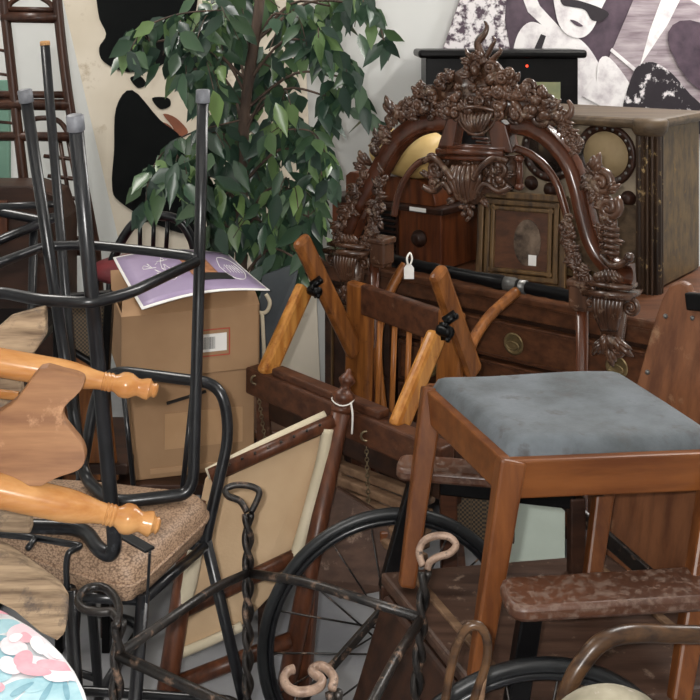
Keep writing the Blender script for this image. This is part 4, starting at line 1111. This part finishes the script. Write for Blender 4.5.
def floral():
    h = .85; a, b, c = G(0,609,h), G(55,645,h), G(88,700,h)
    ax, ay, bx, by, cx, cy = a.x, a.y, b.x, b.y, c.x, c.y
    d_ = 2*(ax*(by-cy)+bx*(cy-ay)+cx*(ay-by))
    ux = ((ax*ax+ay*ay)*(by-cy)+(bx*bx+by*by)*(cy-ay)+(cx*cx+cy*cy)*(ay-by))/d_
    uy = ((ax*ax+ay*ay)*(cx-bx)+(bx*bx+by*by)*(ax-cx)+(cx*cx+cy*cy)*(bx-ax))/d_
    R = math.hypot(ax-ux, ay-uy)
    print('floral', ux, uy, R)
    t = thing('floral_round_table', V((ux,uy,0)), 'round table top printed with pink flowers and pale blue leaves', 'table')
    top = MB().lathe([(R-.008,-.016),(R,-.012),(R,-.003),(R-.004,0),(0,0)], (ux,uy,h), (0,0,1), 64).build('tabletop', 'petal_base', t, 'auto')
    lift = [0]
    def decal(items, mat, name, k):
        for (px, py, rx, ry, ang) in items:
            lift[0] += 1; m = MB()
            g0 = math.radians(ang); poly = []
            for j in range(20):
                g = 2*PI*j/20; x, y = rx*math.cos(g), ry*math.sin(g)*(1-.25*math.cos(g))
                p = G(px+x*math.cos(g0)-y*math.sin(g0), py+x*math.sin(g0)+y*math.cos(g0), h)
                dd = V((p.x-ux,p.y-uy,0))
                if dd.length > R-.006: p = V((ux,uy,h))+dd.normalized()*(R-.006)
                q = V((p.x,p.y,h))
                if not poly or (poly[-1]-q).length > .0008: poly.append(q)
            if len(poly) > 3: m.prism([p+V((0,0,.00012*lift[0])) for p in poly], (0,0,.0001)).build(name, mat, top)
    decal([(4,626,16,7,-10),(8,658,18,9,20),(14,690,20,8,-30),(30,700,22,9,-50),(50,690,22,8,-70),(62,698,20,8,-100),(76,694,16,7,-110),(-8,676,20,9,0),(40,684,18,7,-20),(2,700,18,8,-60)], 'petal_blue', 'printed_leaf', 1)
    decal([(22,690,14,3,-30),(46,694,14,3,-60),(66,690,12,3,-100),(6,640,12,3,10)], 'petal_teal', 'printed_leaf', 2)
    decal([(20,634,14,9,-30),(40,640,16,10,40),(54,652,16,10,45),(14,648,14,9,10),(68,668,14,9,50),(76,674,16,9,10),(40,668,18,9,10),(60,676,18,8,5),(10,668,12,8,30)], 'petal_pale', 'printed_petal', 3)
    decal([(24,662,9,10,60),(34,672,18,6,10),(58,668,22,5,8),(26,640,7,5,20),(2,612,10,4,20),(0,690,5,5,0)], 'petal_pink', 'printed_petal', 4)
    decal([(38,648,10,6,60),(56,656,8,5,40),(16,640,7,4,-20)], 'petal_white', 'printed_petal', 5)
    MB().lathe([(.16,0),(.15,.03),(.04,.06),(.03,.2),(.045,.4),(.03,.6),(.04,.8),(.10,h-.016)], (ux,uy,0), (0,0,1), 24).build('pedestal', 'mahogany', t, True)
floral()

# ================================================================= RIGHT FOREGROUND
def bent_chair():
    t = thing('bentwood_armchair', V((.5,1.5,0)), 'dark bentwood armchair with curved arm and pale cushion in front of wheelchair', 'chair')
    arm = [P(548,760,1.52), P(568,690,1.53), P(583,662,1.54), P(602,642,1.55), P(628,634,1.57), P(665,634,1.60), P(720,636,1.62), P(790,645,1.62)]
    pts = smooth(arm, 6); MB().tube(pts, .0135, 12).build('bent_arm', 'bentwood', t, True)
    e = arm[0]; MB().tube([e, V((e.x-.01,e.y,.0))], .015, 12).build('leg', 'bentwood', t, True)
    e2 = arm[-1]; MB().tube([e2, V((e2.x+.01,e2.y,0))], .015, 12).build('leg', 'bentwood', t, True)
    c = V(((e.x+e2.x)/2, 1.42, .50)); MB().lathe([(.20,-.02),(.21,-.01),(.21,.01),(.2,.02)], c, (0,0,1), 40).build('seat', 'bentwood', t, True)
    for s_ in (-1,1): MB().tube([c+V((.14*s_,-.12,0)), V((c.x+.17*s_,c.y-.15,0))], .015, 10).build('leg', 'bentwood', t, True)
    MB().beam(V((e.x,e.y,.49)), V((e2.x,e2.y,.49)), .02, .03).build('seat_rail', 'bentwood', t, bevel=.003)
bent_chair()
def cushion():
    c = P(612,752,1.42)
    m = MB(); n = 10
    m.ell(c, .10,.075,.085, None, 24, 14)
    for i, v in enumerate(m.v):
        d_ = v-c; k = max(abs(d_.x)/.125, abs(d_.z)/.085)
    o = m.build('cushion', 'cushion_cloth', None, True)
    tag(o, 'plump cream cushion with faint flowers resting in the bentwood armchair', 'cushion')
cushion()
def wire_hoop():
    t = thing('bent_wire_chair_back', V((.17,1.5,0)), 'thin bent brown wire hoop of a chair back beside the bentwood arm', 'chair back')
    z = 1.50
    a = [P(440,740,z), P(447,690,z), P(455,652,z), P(466,629,z), P(479,626,z), P(487,640,z), P(486,664,z), P(474,700,z), P(466,740,z)]
    p = smooth(a, 6); MB().tube(p, .0068, 10).build('hoop', 'bentwood', t, True)
    for q in (a[0], a[-1]): MB().tube([q, V((q.x,q.y+.02,0))], .0068, 10).build('upright', 'bentwood', t, True)
    MB().tube([P(484,672,z), P(478,720,z)], .0055, 8).build('inner_wire', 'slat_wood', t, True)
wire_hoop()

# ================================================================= BACKGROUND AT THE LEFT
def rack():
    z = 3.75
    t = thing('rattan_shelf_rack', V((-1.2,z,0)), 'tall dark rattan rack with lattice side against the white wall', 'rack')
    def post(pts, r=.017):
        p = [P(a,b,z) for a, b in pts]; q = p[-1]; MB().tube(smooth(p,4)+[V((q.x+.06,q.y,0))], r, 10).build('post', 'rattan', t, True)
    post([(54,-40),(60,30),(70,108),(84,186),(96,250)], .019); post([(0,-30),(8,40),(24,182),(34,250)], .019)
    def rod(a, b, r=.012, name='rail'): MB().tube([P(*a,z), P(*b,z)], r, 9).build(name, 'rattan', t, True)
    for (x0, x1, y, r) in ((2,58,17,.022),(-30,70,104,.022),(-30,66,94,.014),(-30,78,136,.018),(8,58,9,.010),(-30,100,250,.018)): rod((x0,y),(x1,y+1),r)
    for k in range(2):
        MB().tube(smooth([P(a,b,z) for a, b in (((9,9),(12,2),(30,-6),(48,2),(53,9)) if k == 0 else ((25,140),(30,122),(44,118),(60,122),(72,140)))], 5), .010, 8).build('curved_rail', 'rattan', t, True)
    for k in range(4): rod((52+8*k,140),(66+11*k,250),.008,'lattice_rod')
    for k in range(5): rod((44+4*k,156+20*k),(82+4*k,160+20*k),.008,'lattice_rod')
    for k in range(4): rod((0,50+24*k),(10+4*k,52+24*k),.006,'lattice_rod')
rack()
def left_clutter():
    z = 3.5
    t = thing('dark_side_cabinet', (P(20,300,z).x, z+.15, 0), 'dark brown wooden cabinet with rounded shoulder at the left edge', 'cabinet')
    x0, x1 = P(-120,0,z).x, P(62,0,z).x; top = P(0,186,z).z
    pl = [V((x0,z,0)), V((x1,z,0)), V((x1,z,top-.12)), V((x1-.03,z,top-.03)), V((x1-.12,z,top)), V((x0,z,top))]
    MB().prism(pl, (0,.2,0)).build('body', 'walnut_dark', t, bevel=.006)
    MB().box((x0+.2, z-.005, top-.12), (.5,.02,.14)).build('drawer_front', 'mahogany', t, bevel=.004)
    t = tag(MB().box((P(-25,0,4.0).x, 4.0, P(0,80,4.0).z/2), (.28,.03,P(0,80,4.0).z)).build('green_panel', 'teal_paint', None, bevel=.003), 'grey green painted panel at the far left edge behind rack', 'panel')
    z = 3.0
    t = thing('black_metal_chair_frame', (P(20,300,z).x, z, 0), 'black metal chair frame with crossing rails in front of dark cabinet', 'chair')
    a = [P(-60,214,z), P(0,212,z), P(40,220,z), P(56,217,z)]; MB().tube(a, .014, 10).build('arm_rail', 'black_tube', t, True)
    MB().tube([P(-60,255,z-.1), P(0,240,z-.05), P(54,218,z)], .014, 10).build('arm_rail', 'black_tube', t, True)
    for p in (P(34,222,z), P(-40,212,z), P(-30,250,z-.08)): MB().tube([p, V((p.x-.03,p.y,0))], .013, 10).build('leg', 'black_tube', t, True)
    MB().box((P(-10,0,z).x, z+.02, P(0,330,z).z), (.36,.3,.04)).build('seat', 'black_wood', t, bevel=.01)
    z = 3.55
    t = thing('red_seat_chair', (P(140,300,z).x, z+.1, 0), 'black hooped chair with red seat below the leaning canvas', 'chair')
    MB().tube(smooth([P(112,262,z), P(122,240,z), P(136,222,z), P(156,216,z), P(178,220,z), P(192,240,z), P(196,262,z)], 6), .017, 10).build('hoop_back', 'black_tube', t, True)
    MB().lathe([(.18,0),(.19,.015),(.18,.035),(.12,.05),(0,.055)], (P(146,0,z).x, z+.0, P(0,273,z).z), (0,0,1), 32).build('seat', 'red_cloth', t, True)
    for s_ in (-1,1):
        for y in (-.1,.12): p = V((P(142,0,z).x+.14*s_, z+y, P(0,271,z).z)); MB().tube([p, V((p.x+.03*s_,p.y,0))], .014, 10).build('leg', 'black_tube', t, True)
    for k in range(3): MB().tube([P(140+14*k,218,z), P(140+13*k,250,z)], .008, 8).build('back_rod', 'black_tube', t, True)
    # cane panel chair
    z = 2.72
    t = thing('cane_back_chair', (P(84,300,z).x, z, 0), 'dark chair with woven cane back panel beside the cardboard boxes', 'chair')
    pl = [P(a,b,z) for a, b in [(58,306),(108,300),(107,340),(102,370),(84,360),(58,343)]]
    MB().prism(pl, (0,.008,0)).build('cane_panel', 'cane', t)
    MB().prism([P(62,347,z+.01), P(84,360,z+.01), P(106,374,z+.01), P(118,480,z+.01), P(60,480,z+.01)], (0,.015,0)).build('lower_panel', 'oak_brown', t)
    MB().tube(smooth([P(62,345,z), P(84,358,z), P(100,368,z), P(108,372,z)], 5), .010, 8).build('lower_rail', 'black_wood', t, True)
    p = P(110,292,z); q = P(105,380,z); MB().beam(p, q, .022, .03, (0,1,0)).build('back_post', 'black_wood', t, bevel=.003)
    MB().beam(q, V((q.x,q.y+.02,0)), .022, .03, (0,1,0)).build('leg', 'black_wood', t, bevel=.003)
    p = P(58,296,z); MB().beam(p, V((p.x,p.y+.02,0)), .022, .03, (0,1,0)).build('leg', 'black_wood', t, bevel=.003)
    MB().beam(P(56,300,z), P(112,296,z), .025, .03).build('top_rail', 'black_wood', t, bevel=.004)
    MB().box((P(84,0,z).x, z+.17, P(0,470,z).z), (.24,.34,.03)).build('seat', 'walnut_dark', t, bevel=.006)
    for x in (60,106): c = P(x,0,z); MB().beam((c.x,z+.32,P(0,470,z).z), (c.x,z+.32,0), .024,.024).build('leg', 'black_wood', t, bevel=.003)
left_clutter()

def cane_and_crate():
    z = 2.98
    t = thing('walking_cane', (P(264,400,z).x, z, 0), 'pale walking cane with curled handle leaning beside the boxes', 'cane')
    e = P(266,380,z); pts = smooth([P(254,304,z), P(258,312,z), P(266,312,z), P(270,303,z), P(266,294,z)], 5)
    MB().tube(pts, .006, 8).build('curled_handle', 'pale_cloth', t, True)
    a = P(262,312,z); MB().tube([a, P(264,350,z), V((P(266,0,z).x,z,0))], .006, 8).build('shaft', 'pale_cloth', t, True)
    z = 3.0
    t = thing('dark_storage_chest', (P(288,430,z).x, z+.1, 0), 'dark wooden chest in the shadows under the front beam', 'chest')
    MB().box((P(285,0,z).x, z+.2, .235), (.36,.3,.45)).build('body', 'walnut_dark', t, bevel=.006)
    MB().box((P(285,0,z).x, z+.2, .47), (.39,.33,.025)).build('lid', 'walnut_face', t, bevel=.006)
    o = MB().prism([P(262,276,3.12), P(300,262,3.14), P(292,300,3.13), P(266,372,3.12), P(254,372,3.12)], (0,.012,0)).build('grey_sheet', 'pot_grey', None)
    tag(o, 'dark grey folded sheet hanging behind the left golden slat', 'sheet')
    for (px, py, nm) in ((272,418,'a'),(296,412,'b')):
        pass
    t = thing('leaning_dark_board', (P(350,560,2.42).x, 2.42, 0), 'dark brown wooden board leaning behind the far spoked wheel', 'board')
    p = [P(318,500,2.50), P(336,488,2.48), P(388,520,2.42), P(398,565,2.36), P(394,590,2.35), P(340,600,2.39), P(308,580,2.42)]
    lo = [V((v.x,v.y,v.z)) for v in p]
    MB().prism(lo, (.006,.02,0)).build('panel', 'seat_board', t, bevel=.006)
    MB().beam(P(318,510,2.48), V((P(300,0,2.40).x,2.36,0)), .03,.03).build('stile', 'mahogany', t, bevel=.004)
    MB().beam(P(386,530,2.42), V((P(392,0,2.36).x,2.34,0)), .03,.03).build('stile', 'stool_wood', t, bevel=.004)
    o = MB().box((P(532,0,3.02).x, 3.03, .15), (.20,.02,.30)).build('pale_board', 'mint_paint', None, bevel=.003)
    tag(o, 'pale mint painted board standing on floor behind the stool legs', 'board')
cane_and_crate()

# ================================================================= LIGHT AND CAMERA
def lights():
    l = bpy.data.lights.new('camera_flash', 'POINT'); l.energy = 98; l.shadow_soft_size = .018; l.color = (1,.98,.95)
    o = bpy.data.objects.new('camera_flash', l); o.location = (-.05,-.03,1.745); COL.objects.link(o)
    for x in (-1.5,1.5):  # unseen fill panels, added to brighten the back wall and background
        for y in (.2,3.1):
            l = bpy.data.lights.new('added_fill', 'AREA'); l.shape = 'RECTANGLE'; l.size = .3; l.size_y = 1.2; l.energy = 4 if y < 1 else 29; l.color = (1,.96,.9)
            o = bpy.data.objects.new('added_fill', l); o.location = (x,y,3.08); COL.objects.link(o)
    l = bpy.data.lights.new('added_fill', 'AREA'); l.shape = 'RECTANGLE'; l.size = .6; l.size_y = .4; l.energy = 42; l.color = (1,.98,.96)  # added at right back for rim highlights on crest and console top
    o = bpy.data.objects.new('added_fill', l); o.location = (2.1,4.1,3.05); o.rotation_euler = (math.radians(-18),math.radians(22),0); COL.objects.link(o)
    w = bpy.data.worlds.new('world'); S.world = w; w.use_nodes = True
    w.node_tree.nodes['Background'].inputs[0].default_value = (.5,.5,.52,1); w.node_tree.nodes['Background'].inputs[1].default_value = .1
lights()
cam = bpy.data.cameras.new('camera'); co = bpy.data.objects.new('camera', cam); COL.objects.link(co)
co.location = (0,0,EYE); co.rotation_euler = (PI/2,0,0); cam.sensor_width = 36; cam.lens = 36*F/700; cam.shift_y = -(350-HOR)/700; cam.clip_start = .02
S.camera = co
S.view_settings.view_transform = 'Standard'; S.view_settings.look = 'None'; S.view_settings.gamma = 1; S.view_settings.exposure = .32
